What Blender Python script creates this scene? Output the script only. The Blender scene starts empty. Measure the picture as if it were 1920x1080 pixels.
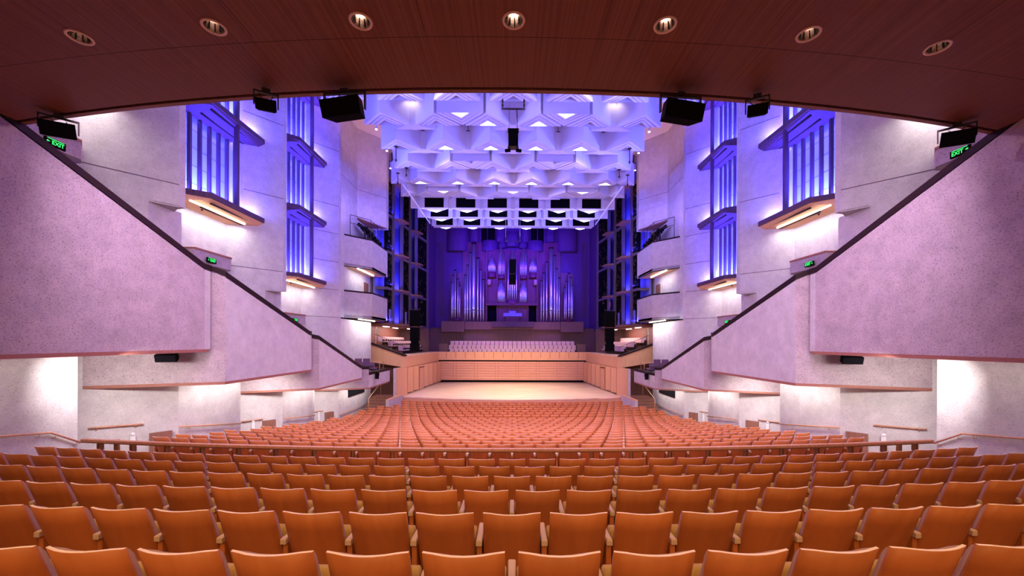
import bpy, bmesh, math, random
from mathutils import Vector, Matrix
random.seed(7)
C = bpy.context.scene.collection
SC = bpy.context.scene

# ---------------------------------------------------------------- camera / world / exposure
F = 747.0
cam_d = bpy.data.cameras.new('camera')
cam = bpy.data.objects.new('camera', cam_d); C.objects.link(cam)
cam_d.sensor_width = 36.0; cam_d.sensor_fit = 'HORIZONTAL'
cam_d.lens = F / 1920 * 36.0
cam_d.shift_x = -9.0 / 1920; cam_d.shift_y = 100.0 / 1920
cam_d.clip_start = 0.05; cam_d.clip_end = 200
cam.matrix_world = (Matrix.Rotation(math.radians(-0.62), 4, 'Z') @ Matrix.Rotation(math.radians(90), 4, 'X')
                    @ Matrix.Rotation(math.radians(0.21), 4, 'Z'))
SC.camera = cam
W = bpy.data.worlds.new('world'); SC.world = W; W.use_nodes = True
W.node_tree.nodes['Background'].inputs[0].default_value = (0.60, 0.35, 0.33, 1)
W.node_tree.nodes['Background'].inputs[1].default_value = 0.20
SC.view_settings.view_transform = 'Standard'
SC.view_settings.look = 'None'
SC.view_settings.exposure = 0.0
SC.view_settings.gamma = 1.0
try: SC.view_settings.use_curve_mapping = False
except Exception: pass

def area(loc, aim, sx, sy, power, col, spread=180):
    d = bpy.data.lights.new('area_light', 'AREA'); d.shape = 'RECTANGLE'; d.size = sx; d.size_y = sy
    d.energy = power; d.color = col; d.spread = math.radians(spread)
    o = bpy.data.objects.new('area_light', d); C.objects.link(o); o.location = loc
    v = Vector(aim) - Vector(loc)
    o.rotation_euler = v.to_track_quat('-Z', 'Y').to_euler()
    return o
def area_y(loc, aim, length, width, power, col, spread=180):
    """strip whose long side runs along world y"""
    d = bpy.data.lights.new('strip_light', 'AREA'); d.shape = 'RECTANGLE'; d.size = width; d.size_y = length
    d.energy = power; d.color = col; d.spread = math.radians(spread)
    o = bpy.data.objects.new('strip_light', d); C.objects.link(o)
    z = -(Vector(aim) - Vector(loc)).normalized(); y = Vector((0, 1, 0)); x = y.cross(z).normalized(); y = z.cross(x)
    m = Matrix((x, y, z)).transposed().to_4x4(); m.translation = Vector(loc); o.matrix_world = m
    return o
def spot(loc, aim, power, col, angle=60, blend=0.6, r=0.1):
    d = bpy.data.lights.new('spot_light', 'SPOT'); d.energy = power; d.color = col
    d.spot_size = math.radians(angle); d.spot_blend = blend; d.shadow_soft_size = r
    o = bpy.data.objects.new('spot_light', d); C.objects.link(o); o.location = loc
    v = Vector(aim) - Vector(loc); o.rotation_euler = v.to_track_quat('-Z', 'Y').to_euler()
    return o

WARM = (1.0, 0.66, 0.42); WHITE = (1.0, 0.95, 0.94); BLUE = (0.10, 0.06, 1.0); VIOLET = (0.42, 0.24, 1.0)
PINK = (1.0, 0.52, 0.66)
def edge_y0(x): return 6.57 + x*x/78.0
# house lighting -------------------------------------------------------------
for s in (-1, 1):
    # white strips hidden in the balcony undersides, washing the stalls walls
    area_y((s*10.2, 7.0, -0.36), (s*11.3, 7.0, -3.0), 6.0, 0.25, 26, WHITE)
    area_y((s*10.3, 14.9, -1.46), (s*11.3, 14.9, -4.2), 3.2, 0.2, 50, WHITE)
    area_y((s*10.35, 20.8, -2.40), (s*11.3, 20.8, -5.0), 3.0, 0.2, 42, WHITE)
    area_y((s*10.3, 27.6, -3.08), (s*11.3, 27.6, -5.0), 4.6, 0.2, 50, WHITE)
    area((s*9.7, 9.4, -0.50), (s*11.8, 12.6, -2.4), 1.2, .25, 54, WHITE, 110)
    area((s*10.0, 16.6, -1.60), (s*11.7, 18.7, -3.3), 1.0, .25, 42, WHITE, 110)
    area((s*10.0, 22.4, -2.50), (s*11.7, 24.6, -4.0), 1.0, .25, 34, WHITE, 110)
    # tubes under the lowest window ledges and the boxes
    area_y((s*11.9, 10.3, 7.05), (s*12.3, 10.3, 4.0), 3.0, 0.1, 58, WHITE)
    area_y((s*11.9, 16.3, 5.03), (s*12.3, 16.3, 2.0), 3.0, 0.1, 46, WHITE)
    area_y((s*11.9, 22.3, 3.05), (s*12.3, 22.3, 0.0), 3.0, 0.1, 42, WHITE)
    area_y((s*11.75, 32.0, 5.3), (s*12.4, 32.0, 3.0), 3.0, 0.1, 34, WHITE)
    area_y((s*10.2, 29.2, 1.62), (s*11.2, 28.8, -.6), 4.0, 0.2, 100, WHITE)  # unseen strip floating off the wall, added to brighten it
    area_y((s*10.9, 39.0, 1.15), (s*11.6, 39.0, -0.5), 6.0, 0.2, 130, (1, .74, .68))
    # blue floods washing the windows between the fins (standing on the ledges)
    for (ya, zs) in ((15.6, (5.7, 9.35)), (21.6, (3.7, 7.4, 11.05))):
        for z in zs:
            area_y((s*12.62, ya+1.2, z+.02), (s*12.80, ya+1.2, z+2.2), 3.2, 0.14, 800, (0.085, 0.11, 1.0))
            area_y((s*12.62, ya+1.2, z+3.15), (s*12.80, ya+1.2, z+1.4), 3.2, 0.1, 60, (0.06, 0.045, 1.0))
            area_y((s*12.0, ya+1.2, z+.04), (s*12.2, ya+1.2, z+3.2), 2.7, 0.2, 330, (0.05, 0.03, 1.0), 100)
            area((s*11.72, ya+2.35, z+.06), (s*11.7, ya+3.3, z+1.3), 0.3, 0.3, 42, (0.12, 0.11, 1.0))
    # blue in the stage side towers
    for z in (1.8, 5.0, 8.2, 11.5):
        area_y((s*11.0, 39.0, z), (s*11.7, 39.0, z+2.6), 8.5, 0.3, 420, (0.065, 0.05, 1.0))
    # unseen blue area lights added to tint the coffered ceiling
    for (y, p) in ((16.5, 210), (22.7, 230), (33.0, 520)):
        area((s*10.6, y, 7.6), (0, y+1.0, 11.4), 1.2, 1.2, p*1.05, (0.14, 0.15, 1.0), 66)
    area((s*9.0, 8.2, 4.9), (s*2, 20, 11), 2.0, 0.6, 150, (0.18, 0.16, 1.0), 110)
    # unseen spots added to tint the concrete mauve and violet
    spot((s*2.5, 17.2, 10.2), (s*9.5, 8.8, 1.4), 900, (1.0, 0.36, 0.50), 96, .9, .3)
    spot((s*2.5, 22.0, 10.2), (s*9.3, 15.5, 0.0), 380, (1.0, 0.54, 0.40), 60, .9, .3)
    spot((s*2.5, 27.0, 10.2), (s*9.2, 22.0, -.8), 1000, (1.0, 0.60, 0.66), 48, .9, .3)
    spot((-s*6.0, 17.0, 10.2), (s*12.0, 17.8, 10.0), 1400, (0.42, 0.34, 1.0), 54, .9, .3)
    spot((-s*6.0, 24.0, 10.2), (s*12.0, 25.0, 9.6), 1200, (0.40, 0.28, 1.0), 46, .9, .3)
    spot((-s*5.0, 24.0, 10.2), (s*11.5, 33.0, 6.0), 2000, (1.0, 0.70, 0.86), 50, .9, .3)
    spot((-s*6.0, 12.0, 9.0), (s*12.0, 12.3, 3.8), 1750, (1.0, 0.76, 0.84), 60, .9, .3)
    spot((s*11.5, 26.4, 8.0), (s*11.6, 33.0, 12.0), 2300, (0.26, 0.18, 1.0), 60, .9, .3)
    # unseen strips added above the raft to brighten the side ceiling
    area_y((s*9.2, 27.0, 13.2), (s*10.2, 27.0, 17.0), 14.0, 0.3, 45, (1.0, 0.46, 0.62))
# organ wash
area((0, 38.5, 11.5), (0, 47, 8.5), 12, 0.4, 1700, (0.10, 0.015, 1.0), 120)
for s in (-1, 1):
    spot((s*7, 39.0, 9.8), (s*4, 47, 7), 4800, (0.12, 0.08, 1.0), 60, .8, .2)
    spot((s*7.5, 44.5, 3.2), (s*5.5, 47, 5.0), 300, (0.22, 0.10, 1.0), 60, .8, .2)
    spot((s*3, 41.0, 1.0), (s*3.0, 47, 2.6), 110, (1.0, 0.42, 0.62), 80, .8, .2)
# stage wash from the ceiling
for x in (-3.75, -1.25, 1.25, 3.75):
    spot((x, 29.4, 10.5), (x*.9, 34, -4.2), 4700, (1.0, 0.76, 0.46), 52, .9, .25)
    spot((x, 22.0, 10.5), (x*.6, 39.5, -2.6), 2700, (1.0, 0.68, 0.50), 34, .9, .25)
spot((0, 32.0, 10.5), (0, 28.0, -4.2), 5500, (1.0, 0.78, 0.46), 28, 1.0, .2)
for x in (-4, 4):
    spot((x, 36.0, 10.5), (x*.9, 43.2, -.6), 2600, (1.0, 0.66, 0.56), 40, .8, .2)  # unseen spots added to brighten the choir seats
# house spots in the coffers, pinkish, down on the stalls
for (x, y) in ((-3.75, 22.2), (3.75, 22.2), (-1.25, 19.7), (1.25, 19.7), (-6, 27.1), (6, 27.1), (-1.25, 27.1), (1.25, 27.1)):
    spot((x, y, 10.5), (x*1.15, y-2.0, -4.0), 2600, (1.0, 0.62, 0.66), 80, .9, .3)
# unseen area lights added over the balcony front to brighten stalls beyond the rail
for x in (-6.5, -2.2, 2.2, 6.5):
    area((x, edge_y0(x)+.5, 4.5), (x*1.1, 19, -4.0), 3.6, 0.3, 385, (0.86, 0.62, 0.92), 130)
# downlights of the balcony soffit, plus unseen rows added over and behind the camera for the seat backs
for (y, n, p, fw) in ((5.15, 3, 64, 0), (2.4, 3, 38, 0), (-0.4, 3, 40, 1), (-3.0, 3, 70, 3), (-5.8, 3, 115, 5)):
    for k in range(-n, n+1):
        x = k*2.0
        spot((x, y + x*x/94, 4.10), (x, y + x*x/94 + fw, -2.0), p*1.9, (1.0, 0.60, 0.24), 120, .9, .12)

# ---------------------------------------------------------------- materials
def mat(name): 
    m = bpy.data.materials.new(name); m.use_nodes = True
    return m, m.node_tree.nodes, m.node_tree.links, m.node_tree.nodes['Principled BSDF']
def plain(name, col, rough=.6, metal=0, bump=0, bscale=60, var=0):
    m, N, L, B = mat(name)
    B.inputs['Base Color'].default_value = (*col, 1); B.inputs['Roughness'].default_value = rough; B.inputs['Metallic'].default_value = metal
    if bump or var:
        tc = N.new('ShaderNodeTexCoord'); nz = N.new('ShaderNodeTexNoise'); nz.inputs['Scale'].default_value = bscale; nz.inputs['Detail'].default_value = 4
        L.new(tc.outputs['Object'], nz.inputs['Vector'])
        if bump:
            b = N.new('ShaderNodeBump'); b.inputs['Strength'].default_value = bump; b.inputs['Distance'].default_value = .01
            L.new(nz.outputs['Fac'], b.inputs['Height']); L.new(b.outputs['Normal'], B.inputs['Normal'])
        if var:
            r = N.new('ShaderNodeValToRGB'); r.color_ramp.elements[0].position = .3; r.color_ramp.elements[1].position = .7
            r.color_ramp.elements[0].color = (*[c*(1-var) for c in col], 1); r.color_ramp.elements[1].color = (*[min(1, c*(1+var)) for c in col], 1)
            L.new(nz.outputs['Fac'], r.inputs['Fac']); L.new(r.outputs['Color'], B.inputs['Base Color'])
    return m
def emis(name, col, k):
    m, N, L, B = mat(name)
    B.inputs['Base Color'].default_value = (*col, 1); B.inputs['Emission Color'].default_value = (*col, 1); B.inputs['Emission Strength'].default_value = k
    return m
def concrete(name, col, stain=.35, pores=1.0):
    m, N, L, B = mat(name)
    tc = N.new('ShaderNodeTexCoord'); B.inputs['Roughness'].default_value = .9
    fine = N.new('ShaderNodeTexNoise'); fine.inputs['Scale'].default_value = 26; fine.inputs['Detail'].default_value = 6; fine.inputs['Roughness'].default_value = .75
    big = N.new('ShaderNodeTexNoise'); big.inputs['Scale'].default_value = 2.2; big.inputs['Detail'].default_value = 8; big.inputs['Roughness'].default_value = .72
    mp = N.new('ShaderNodeMapping'); mp.inputs['Scale'].default_value = (1, 1, 1.6)
    L.new(tc.outputs['Object'], mp.inputs['Vector']); L.new(mp.outputs[0], fine.inputs['Vector']); L.new(tc.outputs['Object'], big.inputs['Vector'])
    r1 = N.new('ShaderNodeValToRGB'); r1.color_ramp.elements[0].position = .36; r1.color_ramp.elements[1].position = .47
    a = 1 - .42*pores
    r1.color_ramp.elements[0].color = (a, a*.93, a*.95, 1); r1.color_ramp.elements[1].color = (1, 1, 1, 1)
    L.new(fine.outputs['Fac'], r1.inputs['Fac'])
    r2 = N.new('ShaderNodeValToRGB'); r2.color_ramp.elements[0].position = .34; r2.color_ramp.elements[1].position = .66
    r2.color_ramp.elements[0].color = (*[c*(1-stain) for c in col], 1); r2.color_ramp.elements[1].color = (*col, 1)
    L.new(big.outputs['Fac'], r2.inputs['Fac'])
    mx = N.new('ShaderNodeMixRGB'); mx.blend_type = 'MULTIPLY'; mx.inputs[0].default_value = 1
    L.new(r2.outputs[0], mx.inputs[1]); L.new(r1.outputs[0], mx.inputs[2]); L.new(mx.outputs[0], B.inputs['Base Color'])
    b = N.new('ShaderNodeBump'); b.inputs['Strength'].default_value = .35; b.inputs['Distance'].default_value = .02
    L.new(fine.outputs['Fac'], b.inputs['Height']); L.new(b.outputs['Normal'], B.inputs['Normal'])
    return m
def wood(name, c1, c2, scale=(1, 12, 1), rough=.45, tone=1.0, distort=2.0, spec=.3, rnd=0.0):
    m, N, L, B = mat(name)
    tc = N.new('ShaderNodeTexCoord'); mp = N.new('ShaderNodeMapping'); mp.inputs['Scale'].default_value = scale
    nz = N.new('ShaderNodeTexNoise'); nz.inputs['Scale'].default_value = 1.0; nz.inputs['Detail'].default_value = 5; nz.inputs['Distortion'].default_value = distort
    L.new(tc.outputs['Object'], mp.inputs['Vector']); L.new(mp.outputs[0], nz.inputs['Vector'])
    r = N.new('ShaderNodeValToRGB'); r.color_ramp.elements[0].position = .3; r.color_ramp.elements[1].position = .7
    r.color_ramp.elements[0].color = (*c1, 1); r.color_ramp.elements[1].color = (*c2, 1)
    L.new(nz.outputs['Fac'], r.inputs['Fac'])
    out = r.outputs[0]
    if rnd:
        oi = N.new('ShaderNodeObjectInfo'); mr = N.new('ShaderNodeMapRange'); mr.inputs['To Min'].default_value = 1-rnd; mr.inputs['To Max'].default_value = 1+rnd*.5
        L.new(oi.outputs['Random'], mr.inputs['Value'])
        sc = N.new('ShaderNodeVectorMath'); sc.operation = 'SCALE'; L.new(out, sc.inputs[0]); L.new(mr.outputs[0], sc.inputs['Scale']); out = sc.outputs[0]
        # shift the grain from seat to seat
        ad = N.new('ShaderNodeVectorMath'); ad.operation = 'ADD'; cb = N.new('ShaderNodeCombineXYZ'); ml = N.new('ShaderNodeMath'); ml.operation = 'MULTIPLY'; ml.inputs[1].default_value = 37
        L.new(oi.outputs['Random'], ml.inputs[0]); L.new(ml.outputs[0], cb.inputs[0]); L.new(ml.outputs[0], cb.inputs[2])
        L.new(mp.outputs[0], ad.inputs[0]); L.new(cb.outputs[0], ad.inputs[1]); L.new(ad.outputs[0], nz.inputs['Vector'])
    L.new(out, B.inputs['Base Color'])
    B.inputs['Roughness'].default_value = rough; B.inputs['Specular IOR Level'].default_value = spec
    return m

M = {}
M['concrete'] = concrete('concrete', (.66, .595, .60), .22, .8)
M['concrete_rough'] = concrete('concrete_rough', (.54, .42, .45), .24, 1.45)
M['concrete_joint'] = plain('concrete_joint', (.12, .08, .10), .9)
M['plaster'] = plain('plaster', (.70, .69, .76), .7)  # white plaster, slightly blue to carry the blue light in its colour
M['plaster_shade'] = plain('plaster_groove_shade', (.17, .15, .20), .8)  # darker copy of the plaster: groove shade painted into the colour
M['ceiling_plaster'] = plain('ceiling_plaster', (.80, .68, .70), .8)
M['coping'] = wood('coping_wood', (.016, .006, .008), (.030, .011, .013), (2, 2, 20), .6, spec=.15)
M['lip_wood'] = wood('lip_wood', (.30, .11, .08), (.38, .15, .11), (3, 3, 20), .5)
M['red_wood'] = wood('red_wood', (.20, .085, .06), (.30, .13, .09), (14, 14, .6), .5)
M['fin_wood'] = wood('fin_wood', (.075, .034, .065), (.13, .06, .10), (12, 12, .5), .55)
M['ply'] = wood('plywood', (.47, .140, .044), (.56, .175, .058), (5, 1.5, .9), .42, distort=1.6, spec=.25, rnd=.14)
M['ply_edge_lit'] = plain('plywood_edge_lit', (.92, .72, .60), .4)  # top-edge highlight painted in as a near-white edge colour
M['fabric'] = plain('pink_fabric', (.42, .24, .20), .95, bump=.4, bscale=240, var=.12)
M['pad'] = plain('ochre_fabric', (.56, .34, .12), .95, bump=.4, bscale=240, var=.12)
M['arm'] = plain('pale_fabric', (.62, .44, .36), .9, bump=.3, bscale=240, var=.08)
M['steel'] = plain('dark_steel', (.05, .035, .03), .5, .3)
M['black'] = plain('black', (.004, .004, .005), .95)
M['black_soft'] = plain('black_soft', (.008, .007, .010), .95)
for q in ('black', 'black_soft'): M[q].node_tree.nodes['Principled BSDF'].inputs['Specular IOR Level'].default_value = .05
M['metal'] = plain('pipe_metal', (.62, .62, .72), .36, .95)
M['rail_wood'] = wood('rail_wood', (.56, .26, .16), (.68, .36, .24), (10, 10, 1), .35)
M['brass'] = plain('brass', (.75, .42, .22), .35, .5)
M['post'] = wood('post_steel', (.22, .09, .035), (.34, .15, .06), (8, 8, 2), .4)
M['stage'] = wood('stage_boards', (.62, .42, .26), (.92, .74, .54), (.35, 5.5, 1), .32, distort=.4)
M['maple'] = wood('maple', (.72, .38, .19), (.82, .46, .24), (9, 9, .5), .42)
M['maple_line'] = plain('maple_line', (.42, .16, .09), .6)
M['maple_h'] = wood('maple_panel', (.66, .32, .19), (.76, .40, .25), (.7, .7, 9), .45)
M['dark_wall'] = wood('dark_timber', (.15, .075, .075), (.22, .11, .10), (8, 8, .4), .55)
M['organ_wood'] = wood('organ_wood', (.10, .020, .055), (.15, .03, .075), (10, 10, .4), .5)
M['organ_wall'] = wood('organ_wall', (.075, .028, .13), (.105, .04, .17), (5, 5, .3), .7)
M['floor'] = wood('stalls_floor', (.26, .11, .07), (.36, .16, .10), (3, 12, 1), .5)
M['choir'] = plain('choir_fabric', (.66, .44, .42), .9, var=.08, bscale=30)
M['purple'] = plain('purple_fabric', (.16, .08, .14), .9, var=.1, bscale=30)
M['frost'] = plain('window_block', (.42, .50, .62), .35)
M['tube'] = emis('tube_light', (1, .94, .90), 3.5)
M['lamp'] = emis('coffer_lamp', (1, .92, .90), 5.5)
M['lamp_small'] = emis('small_lamp', (1, .80, .66), 5)
M['green'] = emis('exit_green', (.03, .8, .12), 1.6)
M['white_metal'] = plain('white_metal', (.8, .78, .78), .4)
M['chrome'] = plain('reflector', (.62, .44, .36), .22, .9)
M['trim_ring'] = plain('trim_ring', (.85, .62, .52), .4)
M['tower_paint'] = plain('tower_paint', (.13, .09, .14), .8)
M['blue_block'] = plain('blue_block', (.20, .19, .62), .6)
def soffit_mat():
    m, N, L, B = mat('soffit_veneer')
    tc = N.new('ShaderNodeTexCoord')
    mp = N.new('ShaderNodeMapping'); mp.inputs['Scale'].default_value = (24, .15, 1)
    nz = N.new('ShaderNodeTexNoise'); nz.inputs['Scale'].default_value = 1; nz.inputs['Detail'].default_value = 3
    L.new(tc.outputs['Object'], mp.inputs['Vector']); L.new(mp.outputs[0], nz.inputs['Vector'])
    mp2 = N.new('ShaderNodeMapping'); mp2.inputs['Scale'].default_value = (150, .3, 1)
    nz2 = N.new('ShaderNodeTexNoise'); nz2.inputs['Scale'].default_value = 1; nz2.inputs['Detail'].default_value = 2
    L.new(tc.outputs['Object'], mp2.inputs['Vector']); L.new(mp2.outputs[0], nz2.inputs['Vector'])
    mix = N.new('ShaderNodeMath'); mix.operation = 'ADD'; L.new(nz.outputs['Fac'], mix.inputs[0]); L.new(nz2.outputs['Fac'], mix.inputs[1])
    hf = N.new('ShaderNodeMath'); hf.operation = 'MULTIPLY'; hf.inputs[1].default_value = .5; L.new(mix.outputs[0], hf.inputs[0])
    r = N.new('ShaderNodeValToRGB'); r.color_ramp.elements[0].position = .36; r.color_ramp.elements[1].position = .64
    r.color_ramp.elements[0].color = (.155, .050, .026, 1); r.color_ramp.elements[1].color = (.255, .098, .056, 1)
    L.new(hf.outputs[0], r.inputs['Fac']); L.new(r.outputs[0], B.inputs['Base Color'])
    B.inputs['Roughness'].default_value = .55; B.inputs['Specular IOR Level'].default_value = .2
    return m
M['soffit'] = soffit_mat()

# ---------------------------------------------------------------- mesh helpers
class MB:
    def __init__(self, s=1):
        self.v = []; self.f = []; self.m = []; self.mats = []; self.s = s; self.smooth = set()
    def mi(self, m):
        if m not in self.mats: self.mats.append(m)
        return self.mats.index(m)
    def add(self, vs, fs, m, smooth=False):
        b = len(self.v); i = self.mi(m)
        self.v += [(x*self.s, y, z) for (x, y, z) in vs]
        for f in fs:
            if smooth: self.smooth.add(len(self.f))
            self.f.append(tuple(b+k for k in f)); self.m.append(i)
        return self
    def box(self, c, d, m, rz=0, rx=0, ry=0):
        R = Matrix.Rotation(rz, 3, 'Z') @ Matrix.Rotation(ry, 3, 'Y') @ Matrix.Rotation(rx, 3, 'X')
        vs = [tuple(Vector(c) + R @ Vector((sx*d[0]/2, sy*d[1]/2, sz*d[2]/2))) for sx in (-1, 1) for sy in (-1, 1) for sz in (-1, 1)]
        return self.add(vs, [(0, 1, 3, 2), (4, 6, 7, 5), (0, 4, 5, 1), (2, 3, 7, 6), (0, 2, 6, 4), (1, 5, 7, 3)], m)
    def bx(self, x0, x1, y0, y1, z0, z1, m):
        return self.box(((x0+x1)/2, (y0+y1)/2, (z0+z1)/2), (abs(x1-x0), abs(y1-y0), abs(z1-z0)), m)
    def prism(self, pts, z0, z1, m):
        n = len(pts)
        a = z0 if isinstance(z0, (list, tuple)) else [z0]*n
        b = z1 if isinstance(z1, (list, tuple)) else [z1]*n
        vs = [(p[0], p[1], a[i]) for i, p in enumerate(pts)] + [(p[0], p[1], b[i]) for i, p in enumerate(pts)]
        fs = [tuple(range(n)), tuple(range(2*n-1, n-1, -1))] + [(i, (i+1) % n, n+(i+1) % n, n+i) for i in range(n)]
        return self.add(vs, fs, m)
    def slab(self, p0, p1, zb0, zt0, zb1, zt1, m, th=.3, inward=False):
        d = Vector((p1[0]-p0[0], p1[1]-p0[1])).normalized(); n = Vector((-d.y, d.x))
        if n.x + .3*n.y < 0: n = -n
        if inward: n = -n
        q0 = (p0[0]+n.x*th, p0[1]+n.y*th); q1 = (p1[0]+n.x*th, p1[1]+n.y*th)
        return self.prism([p0, p1, q1, q0], [zb0, zb1, zb1, zb0], [zt0, zt1, zt1, zt0], m)
    def quad(self, a, b, c, d, m):
        return self.add([a, b, c, d], [(0, 1, 2, 3)], m)
    def tube(self, path, r, m, n=8, closed=False):
        P = [Vector(p) for p in path]; vs = []; fs = []
        for i, p in enumerate(P):
            t = (P[min(i+1, len(P)-1)] - P[max(i-1, 0)]).normalized()
            u = t.cross(Vector((0, 0, 1)))
            if u.length < 1e-4: u = Vector((1, 0, 0))
            u.normalize(); w = t.cross(u)
            for k in range(n):
                a = 2*math.pi*k/n; vs.append(tuple(p + u*math.cos(a)*r + w*math.sin(a)*r))
        for i in range(len(P)-1):
            for k in range(n): fs.append((i*n+k, i*n+(k+1) % n, (i+1)*n+(k+1) % n, (i+1)*n+k))
        fs.append(tuple(range(n))); fs.append(tuple(range(len(P)*n-1, (len(P)-1)*n-1, -1)))
        return self.add(vs, fs, m, True)
    def lathe(self, c, prof, m, n=16, cap=True, a0=0, a1=2*math.pi, ey=1.0):
        vs = []; fs = []; full = abs(a1-a0-2*math.pi) < 1e-6
        N = n if full else n+1
        for (r, z) in prof:
            for k in range(N):
                a = a0+(a1-a0)*k/n; vs.append((c[0]+r*math.cos(a), c[1]+r*math.sin(a)*ey, c[2]+z))
        for i in range(len(prof)-1):
            for k in range(n): fs.append((i*N+k, i*N+(k+1) % N, (i+1)*N+(k+1) % N, (i+1)*N+k))
        if cap:
            fs.append(tuple(range(N))); fs.append(tuple(range(len(prof)*N-1, (len(prof)-1)*N-1, -1)))
        return self.add(vs, fs, m, True)
    def mesh(self, name, off=(0, 0, 0)):
        me = bpy.data.meshes.new(name)
        me.from_pydata([(x-off[0], y-off[1], z-off[2]) for (x, y, z) in self.v], [], self.f)
        for m in self.mats: me.materials.append(M[m])
        for i, p in enumerate(me.polygons):
            p.material_index = self.m[i]; p.use_smooth = i in self.smooth
        bm = bmesh.new(); bm.from_mesh(me); bmesh.ops.recalc_face_normals(bm, faces=bm.faces); bm.to_mesh(me); bm.free()
        return me
    def build(self, name, parent=None, loc=None, bevel=0):
        if parent is not None: off = tuple(abs_loc(parent))
        elif loc is not None: off = loc
        else:
            xs = [v[0] for v in self.v]; ys = [v[1] for v in self.v]; zs = [v[2] for v in self.v]
            off = ((min(xs)+max(xs))/2, (min(ys)+max(ys))/2, min(zs))
        me = self.mesh(name, off)
        o = bpy.data.objects.new(name, me); C.objects.link(o)
        if parent is not None: o.parent = parent
        else: o.location = off
        if bevel:
            b = o.modifiers.new('bevel', 'BEVEL'); b.width = bevel; b.segments = 2; b.limit_method = 'ANGLE'
        return o
def abs_loc(o):
    v = Vector(o.location)
    while o.parent: o = o.parent; v = v + o.location
    return v
def tag(o, label=None, cat=None, group=None, kind=None):
    if label: o['label'] = label
    if cat: o['category'] = cat
    if group: o['group'] = group
    if kind: o['kind'] = kind
    return o
def thing(name, label, cat, loc=(0, 0, 0), group=None):
    o = bpy.data.objects.new(name, None); C.objects.link(o); o.location = loc; o.empty_display_size = .1
    return tag(o, label, cat, group)
def struct(o): o['kind'] = 'structure'; return o
def dup(root, loc, rz, label, group):
    r = root.copy(); C.objects.link(r); r.location = loc; r.rotation_euler = (0, 0, rz)
    r['label'] = label; r['group'] = group
    for ch in list(root.children):
        c = ch.copy(); C.objects.link(c); c.parent = r
        for g in list(ch.children):
            d = g.copy(); C.objects.link(d); d.parent = c
    return r
SIDE = {-1: 'left', 1: 'right'}

# ---------------------------------------------------------------- row geometry of the stalls
R_ARC = 50.0
def sag(x): return R_ARC - math.sqrt(R_ARC*R_ARC - x*x)
PITCH = .53
ROWS = []      # (d, top_z)
for d, py in zip((2.2, 3.15, 4.1, 5.05, 6.0, 6.95), (1033, 960, 918, 892, 874, 860)):
    ROWS.append((d, -(py-640)/F*d))
for i, py in enumerate((832.8, 827, 821.4, 816.8, 812.8, 808.5, 805, 801.7, 798.7, 795.7, 792.2, 789, 786, 783, 778, 773.5, 769, 765, 761, 757, 753.5)):
    d = 9.3 + .93*i; ROWS.append((d, -(py-640)/F*d))
SEAT_H = .86
def floor_prof():
    pts = [(-7, -.35), (-1.5, -1.30)]
    pts += [(d+.1, z-SEAT_H) for d, z in ROWS[:6]]
    pts += [(8.4, ROWS[6][1]-SEAT_H)]
    pts += [(d+.1, z-SEAT_H) for d, z in ROWS[6:]]
    pts += [(33, ROWS[-1][1]-SEAT_H)]
    return pts
mb = MB(); vs = []; fs = []
FP = floor_prof(); XS = [-12.9+i*1.075 for i in range(25)]
for (y, z) in FP:
    for x in XS: vs.append((x, y+sag(x)*(1 if y < 32 else 0), z))
n = len(XS)
for i in range(len(FP)-1):
    for k in range(n-1): fs.append((i*n+k, i*n+k+1, (i+1)*n+k+1, (i+1)*n+k))
mb.add(vs, fs, 'floor'); fl = mb.build('floor'); struct(fl)

# ---------------------------------------------------------------- balcony soffit overhead, with downlight holes
def edge_y(x): return 6.56 + x*x/78.0
ZS = 4.18
def curve_plate(name, outline, holes, z, th, mname):
    cu = bpy.data.curves.new(name, 'CURVE'); cu.dimensions = '2D'; cu.fill_mode = 'BOTH'; cu.extrude = th/2
    def spl(pts):
        sp = cu.splines.new('POLY'); sp.points.add(len(pts)-1)
        for i, p in enumerate(pts): sp.points[i].co = (p[0], p[1], 0, 1)
        sp.use_cyclic_u = True
    spl(outline)
    for (cx, cy, r) in holes: spl([(cx+r*math.cos(a*math.pi/16), cy+r*math.sin(a*math.pi/16)) for a in range(32)])
    o = bpy.data.objects.new(name, cu); C.objects.link(o)
    dg = bpy.context.evaluated_depsgraph_get(); me = bpy.data.meshes.new_from_object(o.evaluated_get(dg))
    bpy.data.objects.remove(o); me.materials.clear(); me.materials.append(M[mname])
    r = bpy.data.objects.new(name, me); C.objects.link(r); r.location = (0, 0, z+th/2)
    return r
DL = [(k*2.0, 5.19 + (k*2.0)**2/94.0) for k in range(-3, 4)]
ex = [-12.6+i*.6 for i in range(43)]
sof = curve_plate('ceiling_balcony_soffit', [(x, edge_y(x)) for x in ex] + [(12.6, -7), (-12.6, -7)], [(x, y, .135) for x, y in DL], ZS, .06, 'soffit'); struct(sof)
# panel seams: thin dark inlays following the arc and radial joints
mb = MB()
for off in (-1.15, -2.55):
    for i in range(40):
        x0 = -12+i*.6; x1 = x0+.6
        y0 = 6.62+off+x0*x0/86; y1 = 6.62+off+x1*x1/86
        mb.prism([(x0, y0), (x1, y1), (x1, y1+.006), (x0, y0+.006)], ZS-.0015, ZS+.002, 'coping')
for k in range(-5, 5):
    x = k*2.4+1.2; mb.bx(x-.003, x+.003, -3, edge_y(x)-1.2, ZS-.0015, ZS+.002, 'coping')
o = mb.build('ceiling_seams'); o['kind'] = 'structure'; o.parent = None
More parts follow.
